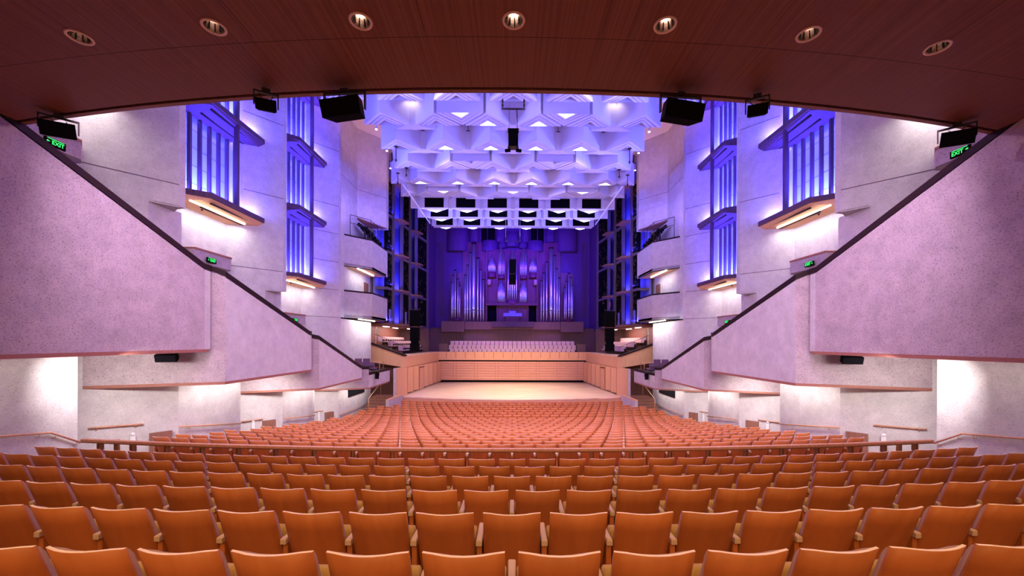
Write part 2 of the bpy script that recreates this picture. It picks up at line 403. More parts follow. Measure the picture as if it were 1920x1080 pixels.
# edge: black shadow gap, timber lip, balcony front upstand
mb = MB()
def band(mb, d0, d1, z0, z1, m):
    for i in range(42):
        x0, x1 = ex[i], ex[i+1]
        mb.prism([(x0, edge_y(x0)+d0), (x1, edge_y(x1)+d0), (x1, edge_y(x1)+d1), (x0, edge_y(x0)+d1)], z0, z1, m)
band(mb, 0, .06, ZS+.03, ZS+.5, 'black')
band(mb, .06, .145, ZS-.005, ZS+.04, 'red_wood'); band(mb, .06, .145, ZS+.04, ZS+.9, 'soffit')
struct(mb.build('trim_balcony_edge'))
ordn = ['first', 'second', 'third', 'fourth', 'fifth', 'sixth', 'seventh', 'eighth', 'ninth', 'tenth', 'eleventh', 'twelfth', 'thirteenth',
        'fourteenth', 'fifteenth', 'sixteenth', 'seventeenth', 'eighteenth', 'nineteenth', 'twentieth']
dl_names = {0: 'in the middle of the timber soffit'}
for k, (x, y) in zip(range(-3, 4), DL):
    if k == 0: where = 'middle one of the seven in the brown timber soffit'
    else: where = ('nearest', 'second', 'outermost')[abs(k)-1] + (' to' if abs(k) == 1 else ' from') + ' the middle one, on its ' + SIDE[-1 if k < 0 else 1]
    t = thing('downlight', 'round recessed downlight, ' + where, 'ceiling light', (x, y, ZS), 'round downlights in the timber soffit')
    m1 = MB(); m1.lathe((x, y, ZS), [(.118, .006), (.118, -.008), (.146, -.012), (.15, -.002), (.15, .004)], 'trim_ring', 32, cap=False); m1.build('trim_ring', t)
    m1 = MB(); m1.lathe((x, y, ZS), [(.118, 0), (.112, .06), (.09, .13), (.055, .17), (.0, .17)], 'chrome', 24, cap=False)
    for a in range(10):
        an = a*math.pi/5+.2; m1.box((x+.098*math.cos(an), y+.098*math.sin(an), ZS+.07), (.006, .012, .12), 'black_soft', rz=an)
    m1.build('reflector', t)
    m1 = MB(); m1.lathe((x, y+.02, ZS+.10), [(.0, -.01), (.03, 0), (.03, .05), (0, .06)], 'lamp_small', 12, cap=False); m1.build('bulb', t)

# ---------------------------------------------------------------- side walls
ZC = 17.0
FOLD = [11.57, 17.5, 23.6, 29.6]; TIP = [13.25, 19.2, 25.3, 31.3]
SHELF = {0: [7.41], 1: [5.43, 9.07, 12.71], 2: [3.45, 7.12, 10.78, 14.45]}
def onS(j, y): return (12.47 - (y-FOLD[j])*(1.47/(TIP[j]-FOLD[j])), y)
for s in (-1, 1):
    w = MB(s); c = 'concrete'
    # splayed tower faces (full height), notched door passages near the tip
    zn = {0: 4.4, 1: 2.36, 2: .3}
    for j in (0, 1, 2):
        a = (12.47, FOLD[j]); b = (11.0, TIP[j]); nb = onS(j, TIP[j]-.57)
        if j == 2:
            w.slab(a, b, -6.2, SHELF[2][0]+.2, -6.2, SHELF[2][0]+.2, c, .3)
            w.slab(b, (12.47, TIP[j]+.35), -6.2, ZC, -6.2, ZC, c, .2)
            q = onS(j, FOLD[j]+.43); w.slab(q, b, SHELF[2][0]+.2, ZC, SHELF[2][0]+.2, ZC, c, .3); w.slab((12.95, FOLD[j]+.7), q, SHELF[2][0]+.2, ZC, SHELF[2][0]+.2, ZC, c, .1)
            continue
        zwin = SHELF[j][0]+.2 if j else 99
        zt = ZC
        ztop_low = zwin if j else ZC
        w.slab(a, nb, -6.2, ztop_low, -6.2, ztop_low, c, .3)
        w.slab(nb, b, -6.2, -1.2-.95*j, -6.2, -1.2-.95*j, c, .3)
        w.slab(nb, b, zn[j], ztop_low, zn[j], ztop_low, c, .3)
        w.prism([nb, b, (11.5, TIP[j]+.43)], zn[j]-.03, zn[j]+.03, 'concrete')
        w.slab(nb, (11.5, TIP[j]+.43), -1.3-.95*j, zn[j], -1.3-.95*j, zn[j], c, .25)
        w.slab((11.5, TIP[j]+.43), (12.47, TIP[j]+.5), -1.3-.95*j, zn[j], -1.3-.95*j, zn[j], c, .25)
        w.slab(b, (12.47, TIP[j]+.35), zn[j], ZC, zn[j], ZC, c, .2, inward=False)
        if j:
            q = onS(j, FOLD[j]+.43)
            w.slab(q, b, zwin, ZC, zwin, ZC, c, .3)
            w.slab((12.95, FOLD[j]+.7), q, zwin, ZC, zwin, ZC, c, .1)
    # recessed walls between towers
    w.slab((12.47, -2), (12.47, FOLD[0]), -6.2, ZC, -6.2, ZC, c)
    for j in (1, 2):
        y0 = TIP[j-1]+.3; y1 = FOLD[j]
        w.slab((12.47, y0), (12.47, y1), -6.2, SHELF[j][0]+.1, -6.2, SHELF[j][0]+.1, c)
        w.slab((12.95, y0-.2), (12.95, y1+.7), SHELF[j][0], ZC, SHELF[j][0], ZC, 'frost')
        # fine block joints of the window wall
        z = SHELF[j][0]+.9
        while z < ZC-1:
            w.bx(12.94, 12.95, y0, y1+.6, z, z+.02, 'blue_block'); z += .72
    w.slab((12.47, TIP[2]+.3), (12.47, 32.0), -6.2, ZC, -6.2, ZC, c)
    w.slab((12.47, 32.0), (12.47, 37), -6.2, 9.7, -6.2, 9.7, c)
    w.slab((12.47, 32.0), (10.73, 33.97), 9.9, ZC, 9.55, ZC, c, .4)
    w.prism([(12.47, 32.0), (10.73, 33.97), (12.9, 34.6)], [9.8, 9.5, 9.7], [9.9, 9.6, 9.8], 'red_wood')
    w.bx(10.8, 12.9, 34.3, 34.7, 9.6, ZC, c)
    # lower stepped walls under the balconies
    for (y0, y1, zt) in ((-2, 10.2, -.25), (13.25, 16.25, -1.3), (19.2, 22.27, -2.2), (25.3, 31.1, 1.5)):
        w.slab((11.0, y0), (11.0, y1), -6.2, zt, -6.2, zt, 'concrete', .28)
        w.slab((11.0, y1), (12.47, y1+.05), -6.2, zt, -6.2, zt, 'concrete', -.28 if False else .2, inward=True)
    w.prism([(11, 25.3), (11, 31.1), (12.47, 31.1), (12.47, 25.3)], 1.42, 1.5, c)
    # horizontal pour joints
    jm = 'concrete_joint'
    def joint(p0, p1, z): w.slab(p0, p1, z-.012, z+.012, z-.012, z+.012, jm, .006, inward=True)
    joint(onS(0, FOLD[0]), onS(0, TIP[0]), 5.12)
    for z in (3.29, 6.78, 10.28, 13.8):
        joint(onS(1, FOLD[1]+(0 if z < 5 else .45)), onS(1, TIP[1]), z)
    for z in (1.47, 3.2, 4.95, 6.72, 8.48, 11.95, 15.4):
        joint(onS(2, FOLD[2]+(0 if z < 3 else .45)), onS(2, TIP[2]), z)
    joint((12.47, 25.9), (12.47, 32), 12.1); joint((12.47, 32.0), (10.73, 33.97), 12.1)
    o = w.build('wall_'+SIDE[s]); struct(o)
    # black hatch on the far stalls wall
    hb = MB(s); hb.bx(10.93, 10.999, 26.8, 29.6, -3.78, -2.9, 'black_soft'); hb.build('opening', o)
    hb = MB(s); hb.bx(12.40, 12.469, 33.5, 34.4, 1.7, 4.9, 'red_wood'); hb.build('door', o)

# window bays: ledges, fins, posts
wn = 0
for s in (-1, 1):
    for j, off in ((0, 9.4-15.4), (1, 0), (2, 6.2)):
        for li, z in enumerate(SHELF[j]):
            if j == 0 and li: continue
            wn += 1
            y1a, y2a = ((9.36, 12.5) if j == 0 else (15.36, 18.57) if j == 1 else (21.62, 24.76))
            fy = FOLD[j]
            place = ('nearest', 'middle', 'far')[j]
            pos = 'lowest' if li == 0 else ('second lowest' if li == 1 else 'third' if li == 2 else 'top')
            r = thing('window_%d' % wn, None, None, (s*12.0, fy-1.5, z)); del_keys = None
            r['kind'] = 'structure'; r['label'] = '%s timber window ledge of the %s blue bay on the %s wall' % (pos, place, SIDE[s])
            m1 = MB(s)
            P = [(12.3, y1a-.6), (11.5, y1a), (11.5, y2a), (11.72, y2a+.1) if j == 0 else onS(j, y2a-.15), (12.47, fy), (12.47, y1a-.6)]
            # fascia lip and sloping underside
            m1.prism([(12.46, y1a-.62)]+P[:3]+[P[3], (12.46, fy)], [z+.0, z+.0, z, z, z-.05, z-.05], z+.21, 'fin_wood')
            m1.build('ledge', r)
            m2 = MB(s)
            m2.prism([(12.3, y1a-.58), (11.56, y1a+.04), (11.56, y2a-.02), P[3], (12.46, fy), (12.46, y1a-.58)], [z-.30, z-.03, z-.03, z-.18, z-.38, z-.38], z, 'maple' if li == 0 else 'fin_wood')  # upper undersides get dark wood to paint in their dim blue light
            # two slots in the underside
            for xx in (11.72, 12.1):
                zz = z-.05-(xx-11.56)*.36
                m2.box((xx, (y1a+y2a)/2-.1, zz-.03), (.06, 2.6, .05), 'coping')
            m2.build('underside', r)
            if li == 0:
                m3 = MB(s); m3.box((11.9, (y1a+y2a)/2-.66, z-.28), (.065, 3.0, .05), 'tube'); m3.build('tube_light', r)
            if j:
                zt = (SHELF[j][li+1] if li+1 < len(SHELF[j]) else ZC)-.25
                for k in range(6):
                    yk = y1a+.06+.5*k
                    m4 = MB(s); m4.box((12.42, yk, (z+.21+zt)/2), (.13, .09, zt-z-.21), 'fin_wood'); m4.build('fin', r)
                m5 = MB(s); yk = y1a+1.5; m5.bx(11.53, 11.70, yk-.05, yk+.06, z+.21, zt+.25, 'fin_wood'); m5.build('post', r)
            # small sprinkler-like sensor under the ledge
            if li == 0:
                m6 = MB(s); m6.lathe((12.2, y1a+.4, z-.33), [(.04, .05), (.03, -.02), (0, -.02)], 'steel', 8, cap=False); m6.build('sensor', r)

# low passage lintels with EXIT signs
def text_mesh(name, body, size, mname, parent, loc, rot, ext=.004):
    cu = bpy.data.curves.new(name, 'FONT'); cu.body = body; cu.size = size; cu.extrude = ext; cu.align_x = 'CENTER'; cu.align_y = 'CENTER'
    o = bpy.data.objects.new(name, cu); C.objects.link(o)
    dg = bpy.context.evaluated_depsgraph_get(); me = bpy.data.meshes.new_from_object(o.evaluated_get(dg)); bpy.data.objects.remove(o)
    me.materials.clear(); me.materials.append(M[mname])
    r = bpy.data.objects.new(name, me); C.objects.link(r); r.parent = parent
    r.location = Vector(loc) - abs_loc(parent); r.rotation_euler = rot
    return r
for s in (-1, 1):
    for j in (0, 1, 2):
        z = 5.56 - 2.03*j; fy = FOLD[j]
        m1 = MB(s)
        pts = [(12.47, fy-2.3), (12.0, fy-2.3), (12.0, fy-.35), (12.35, fy-.02), (12.47, fy)]
        m1.prism(pts, z-.07, z, 'lip_wood'); m1.prism([(12.47, fy-2.3), (12.03, fy-2.3), (12.03, fy-.35), (12.25, fy-.12), (12.47, fy-.1)], [z-.55]*4+[z-.55], z-.07, 'concrete_rough')
        struct(m1.build('trim_%d' % (j+1+(3 if s > 0 else 0))))
        sx, sy, sz = s*11.93, (10.5, 15.9, 22.0)[j], z-(.46, .38, .38)[j]
        lab = ('nearest', 'middle', 'farthest')[j]
        t = thing('exit_sign', 'green lit EXIT sign on the %s low lintel along the %s balcony steps' % (lab, SIDE[s]), 'exit sign', (sx, sy, sz-.13), 'green exit signs')
        m2 = MB(); m2.box((sx, sy, sz), (.05, .47, .19), 'black'); m2.build('housing', t)
        # sign faces across the hall and towards the seats
        rot = (math.pi/2, 0, math.pi/2 if s < 0 else -math.pi/2)
        text_mesh('lettering', 'EXIT', .14, 'green', t, (sx-s*.03, sy+.05, sz-.01), rot)
        m3 = MB(); m3.add([(sx-s*.031, sy+d*1.0, sz+e) for d, e in ((-.215, 0), (-.175, .03), (-.175, -.03))], [(0, 1, 2)], 'green'); m3.box((sx-s*.03, sy-.155, sz), (.003, .04, .014), 'green'); m3.build('arrow', t)
        # green glow source
        m4 = MB(); m4.box((sx-s*.03, sy, sz+.075), (.003, .38, .014), 'green'); m4.build('tube_slot', t)

# ---------------------------------------------------------------- raked side balconies (concrete parapets)
def parapet(s, idx, segs, mname, lip=True):
    """segs: list of (p0, p1, zb0, zt0, zb1, zt1)"""
    w = MB(s)
    for (p0, p1, zb0, zt0, zb1, zt1, mm) in segs:
        w.slab(p0, p1, zb0, zt0, zb1, zt1, mm, .28)
    o = w.build('wall_balcony_front_%s_%d' % (SIDE[s], idx)); struct(o)
    cp = MB(s)
    for (p0, p1, zb0, zt0, zb1, zt1, mm) in segs:
        cp.slab(p0, p1, zt0-.03, zt0+.17, zt1-.03, zt1+.17, 'coping', .34)
    cp.build('coping', o)
    lp = MB(s)
    for (p0, p1, zb0, zt0, zb1, zt1, mm) in segs:
        lp.slab(p0, p1, zb0-.09, zb0, zb1-.09, zb1, 'lip_wood', .2)
    lp.build('lip', o)
    return o
for s in (-1, 1):
    cr, cc = 'concrete_rough', 'concrete'
    parapet(s, 1, [((9.5, -1.0), (9.5, 12.4), -.28, 2.20+.4*13.4, -.28, 2.20, cr), ((9.5, 12.4), (11.6, 12.1), -.28, 2.2, -.28, 2.3, cc)], cr)
    parapet(s, 2, [((12.5, 11.6), (9.3, 13.0), -1.34, 3.4, -1.34, 2.07, cr), ((9.3, 13.0), (9.3, 18.4), -1.34, 2.07, -1.34, .27, cc),
                   ((9.3, 18.4), (11.0, 18.0), -1.34, .27, -1.34, .27, cc)], cc)
    parapet(s, 3, [((12.3, 17.6), (9.2, 19.05), -2.26, .8, -2.26, .07, cr), ((9.2, 19.05), (9.2, 24.3), -2.26, .07, -2.26, -1.66, cc),
                   ((9.2, 24.3), (11, 24.0), -2.26, -1.66, -2.26, -1.66, cc)], cc)
    parapet(s, 4, [((12.3, 23.9), (9.1, 25.35), -2.97, -1.75, -2.97, -1.8, cr), ((9.1, 25.35), (9.1, 29.7), -2.97, -2.18, -2.97, -2.18, cc),
                   ((9.1, 29.7), (11.0, 30.4), -2.97, -2.18, -2.97, -2.18, cc)], cc)
    w = MB(s)
    w.prism([(9.6, -1), (12.4, -1), (12.4, 11.6), (11.4, 12.1), (9.6, 12.3)], -.27, -.05, cc)
    w.prism([(12.4, 11.75), (9.4, 13.1), (9.4, 18.3), (12.4, 17.5)], -1.33, -1.1, cc)
    w.prism([(12.3, 17.7), (9.3, 19.2), (9.3, 24.2), (12.3, 23.8)], -2.25, -2.05, cc)
    w.prism([(12.3, 24.0), (9.2, 25.5), (9.2, 29.7), (12.3, 30.4)], -2.96, -2.75, cc)
    struct(w.build('floor_balcony_'+SIDE[s]))
    # boxes near the stage
    for bi, (zb, zt) in enumerate(((5.57, 7.80), (1.72, 3.66))):
        w = MB(s)
        path = [(12.47, 29.6), (11.0, 31.3), (11.0, 34.8), (12.47, 34.9)]
        for a, b in zip(path[:-1], path[1:]): w.slab(a, b, zb, zt, zb, zt, cc, .25)
        w.prism(path, zb+.02, zb+.2, cc)
        o = w.build('wall_box_front_%s_%d' % (SIDE[s], bi+1)); struct(o)
        w = MB(s)
        for a, b in zip(path[:-1], path[1:]): w.slab(a, b, zt, zt+.12, zt, zt+.12, 'coping', .32)
        w.build('coping', o)
        w = MB(s)
        for a, b in zip(path[:-1], path[1:]): w.slab(a, b, zb-.06, zb, zb-.06, zb, 'coping', .06)
        w.prism([(12.45, 29.7), (11.08, 31.3), (11.08, 34.7), (12.45, 34.8)], zb-.05, zb+.02, 'maple'); w.build('underside', o)
        where = 'upper' if bi == 0 else 'lower'
        t = MB(s); t.box((11.75 if bi == 0 else 11.5, 32.0 if bi == 0 else 31.6, zb-.1), (.11, 3.4, .07), 'tube')
        tag(t.build('tube_light'), 'white tube light under the %s box of the %s wall' % (where, SIDE[s]), 'tube light', 'tube lights under the boxes')
    for i, (x, y) in enumerate(((11.25, 35.6), (11.6, 39.6), (10.9, 42.3))):
        t = MB(s); t.box((x, y, 1.26), (.14, 1.5, .06), 'tube')
        tag(t.build('tube_light'), '%s tube light over the side choir seats, %s of the stage' % (('nearest', 'middle', 'farthest')[i], SIDE[s]), 'tube light', 'tube lights over the side choir seats')

# ---------------------------------------------------------------- stage house
def pan(mb, p0, p1, z0, z1, m, th=.2): mb.slab(p0, p1, z0, z1, z0, z1, m, th)
ZST = -4.22
mb = MB()
N = 24; arc = [(-8.6+17.2*i/N, 28.8+((-8.6+17.2*i/N)**2)/44) for i in range(N+1)]
mb.prism([(8.6, 41.2), (-8.6, 41.2)] + arc, ZST-.06, ZST, 'stage')
for a, b in zip(arc[:-1], arc[1:]): mb.slab(a, b, -5.3, ZST-.06, -5.3, ZST-.06, 'maple_h', .1)
struct(mb.build('floor_stage'))
mb = MB()
mb.bx(-7.6, 7.6, 41.05, 41.3, ZST, -1.10, 'maple')                        # rear stage wall body
for k in range(16):                                                      # panels of the rail above
    x0 = -7.45+k*.97
mb.build_done = None
o = struct(mb.build('wall_stage_rear'))
bk = MB(); bk.bx(-7.58, 7.58, 41.01, 41.05, ZST+.0, -1.95, 'black'); bk.bx(-7.44, 7.44, 41.0, 41.03, ZST+.22, -2.08, 'maple_line'); bk.build('black_frame', o)  # black frame around the rear panel, line colour inside it
for i in range(9):
    pass
pm = MB(); ys = 40.985
cols = [-7.45]; 
edges = [-7.45, -6.05, -5.75, -3.9, -3.6, -1.75, -1.45, .35, .65, 2.45, 2.75, 4.6, 4.9, 6.7, 7.45]
zh = [ZST+.22, -3.86, -3.58, -3.32, -3.05, -2.80, -2.55, -2.30, -2.08]
for a, b in zip(edges[:-1], edges[1:]):
    for z0, z1 in zip(zh[:-1], zh[1:]): pm.bx(a+.012, b-.012, ys-.02, 41.0, z0+.015, z1-.015, 'maple_h')
pm.build('slatted_panel', o)
rp = MB()
for k in range(17):
    x = -7.76+k*.97; rp.bx(x-.02, x+.02, 41.0, 41.05, -1.72, -1.12, 'maple_line')
rp.build('rail_joint', o)
mb = MB(); mb.bx(-7.8, 7.8, 41.3, 46.4, -1.55, -1.45, 'dark_wall')
for i, (y, z) in enumerate(((41.9, -1.3), (43.1, -1.0), (44.3, -.65))): mb.bx(-6.6, 6.6, y, 46.4, -1.5, z-.15, 'dark_wall')
struct(mb.build('floor_choir'))
for s in (-1, 1):
    w = MB(s)
    # side stage wall of tall maple boards
    pan(w, (8.62, 29.9), (7.6, 41.05), -5.2, -2.05, 'maple')
    o = struct(w.build('wall_stage_'+SIDE[s]))
    w = MB(s)
    NB = 8
    for k in range(NB):
        ya = 29.95+11.0*k/NB; yb = 29.95+11.0*(k+1)/NB-.03; f = lambda y: 8.62-1.02*(y-29.9)/11.15
        w.prism([(f(ya)+.02, ya), (f(ya)+.0, ya), (f(yb)-.28, yb), (f(yb)+.02, yb)], -5.2 if k == 0 else ZST+.1, -2.1, 'maple')
        w.prism([(f(yb)+.01, yb-.02), (f(yb)-.29, yb-.02), (f(yb)-.29, yb+.03), (f(yb)+.01, yb+.03)], ZST+.1, -2.1, 'maple_line')
    w.build('wall_panel', o)
    w = MB(s); w.box((7.93, 34.9, -3.2), (.04, .9, 2.0), 'maple_h', rz=.15); w.box((7.91, 34.9, -2.28), (.05, .92, .06), 'coping', rz=.15); w.build('stage_door', o)
    w = MB(s); pan(w, (8.55, 30.6), (7.62, 40.9), ZST, ZST+.09, 'coping', -.02); w.build('kick_strip', o)
    # choir balcony front in maple
    w = MB(s)
    w.slab((8.37, 31.6), (7.6, 41.05), -2.08, -1.20, -2.02, -1.14, 'maple', .25)
    w.slab((8.37, 31.6), (11.6, 33.0), -2.08, -1.20, -1.72, -.22, 'maple', .25)
    w.prism([(8.4, 31.7), (11.6, 33.1), (12.4, 37), (12.4, 42), (7.7, 41.05)], -2.0, -1.85, 'dark_wall')
    o = struct(w.build('wall_choir_front_'+SIDE[s]))
    w = MB(s)
    w.slab((8.34, 31.56), (11.6, 32.97), -1.20, -1.10, -.22, -.12, 'coping', .34); w.build('coping', o)
    w = MB(s)
    w.prism([(8.34, 31.58), (9.3, 32.05), (8.75, 36.2), (7.97, 36.0)], -1.2, -1.10, 'stage')
    w.prism([(7.95, 36.25), (8.75, 36.4), (8.4, 41.0), (7.56, 41.0)], -1.18, -1.08, 'stage')
    w.build('shelf', o)
    # terraces, rear timber wall, soffit with tube lights above the side choir
    w = MB(s)
    for i in range(4): w.bx(9.3+i*.9, 12.6, 35.0, 43.4, -1.8, -1.5+i*.38, 'dark_wall')
    struct(w.build('floor_side_choir_'+SIDE[s]))
    w = MB(s)
    w.bx(12.35, 12.6, 34.9, 44.0, -1.5, 1.4, 'lip_wood'); w.bx(12.3, 12.36, 36.0, 36.1, -1.5, 1.4, 'white_metal')
    w.bx(9.2, 12.6, 43.9, 44.2, -1.6, 1.4, 'dark_wall')
    w.prism([(11.0, 34.8), (12.6, 34.8), (12.6, 45.5), (9.6, 45.5)], 1.3, 1.55, 'red_wood')
    struct(w.build('wall_side_choir_'+SIDE[s]))
    w = MB(s); w.bx(12.28, 12.35, 36.2, 37.1, -.5, 1.1, 'red_wood'); struct(w.build('door_%d' % (1 if s < 0 else 2)))
    # pier, entry, steps, upstand
    w = MB(s); w.bx(8.68, 8.86, 29.75, 30.2, -5.3, -2.05, 'concrete'); w.bx(8.86, 12.4, 33.4, 33.6, -5.3, -1.7, 'red_wood')
    w.slab((8.28, 30.2), (8.52, 27.6), -5.3, -4.08, -5.3, -4.12, 'concrete', .22)
    w.slab((8.28, 30.2), (8.52, 27.6), -4.08, -4.02, -4.12, -4.06, 'maple', .24)
    struct(w.build('wall_entry_'+SIDE[s]))
    w = MB(s)
    for i in range(6):
        w.bx(8.9, 10.7, 28.2+.42*i, 31.6, -5.3, -5.05+.16*i, 'red_wood'); w.bx(8.9, 10.7, 28.17+.42*i, 28.26+.42*i, -5.06+.16*i, -5.04+.16*i, 'lip_wood')
    tag(w.build('entry_steps'), 'reddish steps in the dark side entry to the %s of the stage' % SIDE[s], 'steps')
    w = MB(s)
    w.tube([(10.2, 28.4, -4.9), (10.2, 28.4, -4.1), (10.0, 30.4, -3.2), (10.0, 30.4, -4.1)], .025, 'brass')
    tag(w.build('step_handrail'), 'thin brass handrail on the entry steps %s of the stage' % SIDE[s], 'handrail')

    # stage-side lighting towers (concrete frame, blue lit niches, black equipment bays)
    def tx(y): return 11.0-(y-34.9)*.14
    w = MB(s)
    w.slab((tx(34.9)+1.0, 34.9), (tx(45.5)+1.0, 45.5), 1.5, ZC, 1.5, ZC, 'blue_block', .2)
    for y in (36.2, 38.1, 40.0, 41.75, 45.0): w.box((tx(y)+.05, y, (1.5+ZC)/2), (.30, .22, ZC-1.5), 'tower_paint')
    struct(w.build('wall_tower_frame_'+SIDE[s]))
    for li, z in enumerate((1.5, 4.62, 7.85, 11.1, 14.3)):
        w = MB(s); w.prism([(tx(34.9)-.0, 34.9), (tx(45.5), 45.5), (tx(45.5)+1, 45.5), (tx(34.9)+1, 34.9)], z-.1, z+.12, 'tower_paint')
        for (ya, yb) in ((36.32, 37.98), (40.12, 41.6)):
            w.prism([(tx(ya), ya), (tx(ya)-.75, ya+.5), (tx(yb)-.75, yb-.1), (tx(yb), yb)], z-.08, z+.08, 'red_wood')
        struct(w.build('trim_tower_shelf_%s_%d' % (SIDE[s], li+1)))
    rnd = random.Random(5)
    bays = ((34.95, 35.8), (38.0+2.05, 41.55), (42.6, 44.4))
    for bi, (ya, yb) in enumerate(((35.2, 36.05), (38.25, 39.85), (41.9, 44.85))):
        for li, z in enumerate((1.62, 4.74, 7.97, 11.22)):
            h = 2.95
            w = MB(s)
            xm = tx((ya+yb)/2)
            w.slab((tx(ya)+.08, ya), (tx(yb)+.08, yb), z, z+h, z, z+h, 'black', .3)
            for q in range(14):
                yy = ya+.12+rnd.random()*(yb-ya-.24); zz = z+.2+rnd.random()*(h-.5)
                xq = tx(yy)+.03
                w.box((xq, yy, zz), (.1, .14, .06), 'steel', rx=rnd.random()*3)
                w.tube([(xq, yy, zz), (xq, yy+rnd.uniform(-.1, .1), zz+.25)], .012, 'steel', 5)
            t = tag(w.build('lighting_rack'), '%s black bay of stage lanterns on the %s tower, %s level' % (('nearest', 'middle', 'rear')[bi], SIDE[s], ordn[li]+' from below'), 'lighting rack', 'black lantern bays beside the organ')
            if li == 0 and bi < 2:
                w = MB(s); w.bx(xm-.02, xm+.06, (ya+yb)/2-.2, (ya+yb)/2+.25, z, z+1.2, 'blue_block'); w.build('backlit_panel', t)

# ---------------------------------------------------------------- rear wall and organ
mb = MB()
mb.bx(-10.2, 10.2, 48.3, 48.6, -1.6, ZC, 'organ_wall')
for s in (-1, 1):
    mb.prism([(s*9.6, 45.4), (s*10.2, 45.4), (s*10.2, 48.4), (s*9.3, 48.4)], 1.2, ZC, 'organ_wall')
    for k in range(6): mb.bx(s*(8.35+k*.13)-.02, s*(8.35+k*.13)+.02, 48.24, 48.3, 2.9, 12.0, 'fin_wood')
    for k in range(5): mb.bx(s*(5.0+k*.2)-.03, s*(5.0+k*.2)+.03, 48.24, 48.3, 3.0, 12.5, 'fin_wood')
mb.bx(-9.9, 9.9, 46.35, 46.6, -1.6, 1.5, 'dark_wall')
mb.bx(-9.9, 9.9, 46.35, 48.4, 1.45, 1.55, 'dark_wall')
struct(mb.build('wall_rear'))
def ox(c): return (800+c/5.4-961)/F*47
def oz(c): return (640-(420+c/5.4))/F*47
org = thing('pipe_organ', 'tall pipe organ with silver pipes under blue light behind the choir seats', 'pipe organ', (0, 47, 2.2))
def obx(c0, c1, r0, r1, y0, y1, m, name, lab=None, bev=0):
    w = MB(); w.bx(ox(c0), ox(c1), y0, y1, oz(r1), oz(r0), m); o = w.build(name, org)
    if lab: o['label'] = lab
    return o
# plinths
w = MB()
w.bx(-8.1, -5.5, 45.4, 48.3, 1.05, 2.25, 'dark_wall'); w.bx(5.5, 8.1, 45.4, 48.3, 1.05, 2.25, 'dark_wall')
w.bx(-5.5, 5.5, 45.9, 48.3, 1.35, 2.25, 'dark_wall'); w.build('plinth', org)
w = MB(); w.bx(-2.35, 2.35, 45.3, 45.9, 1.62, 2.25, 'fin_wood'); w.build('gallery_front', org)
# case
obx(600, 1125, 250, 815, 47.5, 48.3, 'organ_wood', 'case')
w = MB()
for c in (605, 712, 795, 935, 1025, 1118): w.bx(ox(c)-.07, ox(c)+.07, 47.2, 47.5, oz(985), oz(255), 'organ_wood')
w.build('case_post', org)
obx(600, 1125, 803, 825, 46.9, 48.0, 'organ_wood', 'case_shelf')
obx(715, 1020, 825, 985, 47.4, 48.0, 'organ_wood', 'console_backing')
obx(612, 712, 825, 985, 47.6, 48.0, 'black', 'recess', 'black recess'); obx(1022, 1118, 825, 985, 47.6, 48.0, 'black', 'recess', 'black recess')
for (a, b) in ((355, 605), (1125, 1360)):
    obx(a, b, 170, 985, 47.9, 48.3, 'organ_wood', 'side_case')
for (a, b) in ((225, 355), (1365, 1500)): obx(a, b, 480, 985, 48.0, 48.3, 'organ_wood', 'side_case')
def drum(c0, c1, r0, r1, yy=48.2, name='canopy', m='organ_wall', dep=.9):
    w = MB(); r = abs(ox(c1)-ox(c0))/2; xc = (ox(c0)+ox(c1))/2
    w.lathe((xc, yy, 0), [(r*.0001, oz(r1)), (r*.97, oz(r1)), (r, oz(r1)+.08), (r, oz(r0)), (r*.0001, oz(r0))], m, 20, cap=False, a0=math.pi, a1=2*math.pi, ey=min(1, dep/r)); return w.build(name, org)
for c in ((545, 715, 155, 265), (1020, 1190, 155, 265), (420, 520, -80, 165), (1210, 1308, -80, 165), (690, 790, -80, 165), (955, 1040, -80, 165), (795, 935, 60, 215), (190, 410, -80, 262), (1325, 1540, -80, 262)):
    drum(*c)
for c in ((715, 800, 165, 225), (932, 1020, 165, 225)): drum(*c, yy=48.2, dep=.6)
obx(545, 600, -60, 155, 47.95, 48.3, 'black', 'dark_opening'); obx(612, 682, -60, 160, 47.95, 48.3, 'black', 'dark_opening')  # black boxes standing for dark openings between the canopies
obx(1055, 1118, -60, 160, 47.95, 48.3, 'black', 'dark_opening'); obx(1132, 1188, -60, 155, 47.95, 48.3, 'black', 'dark_opening')
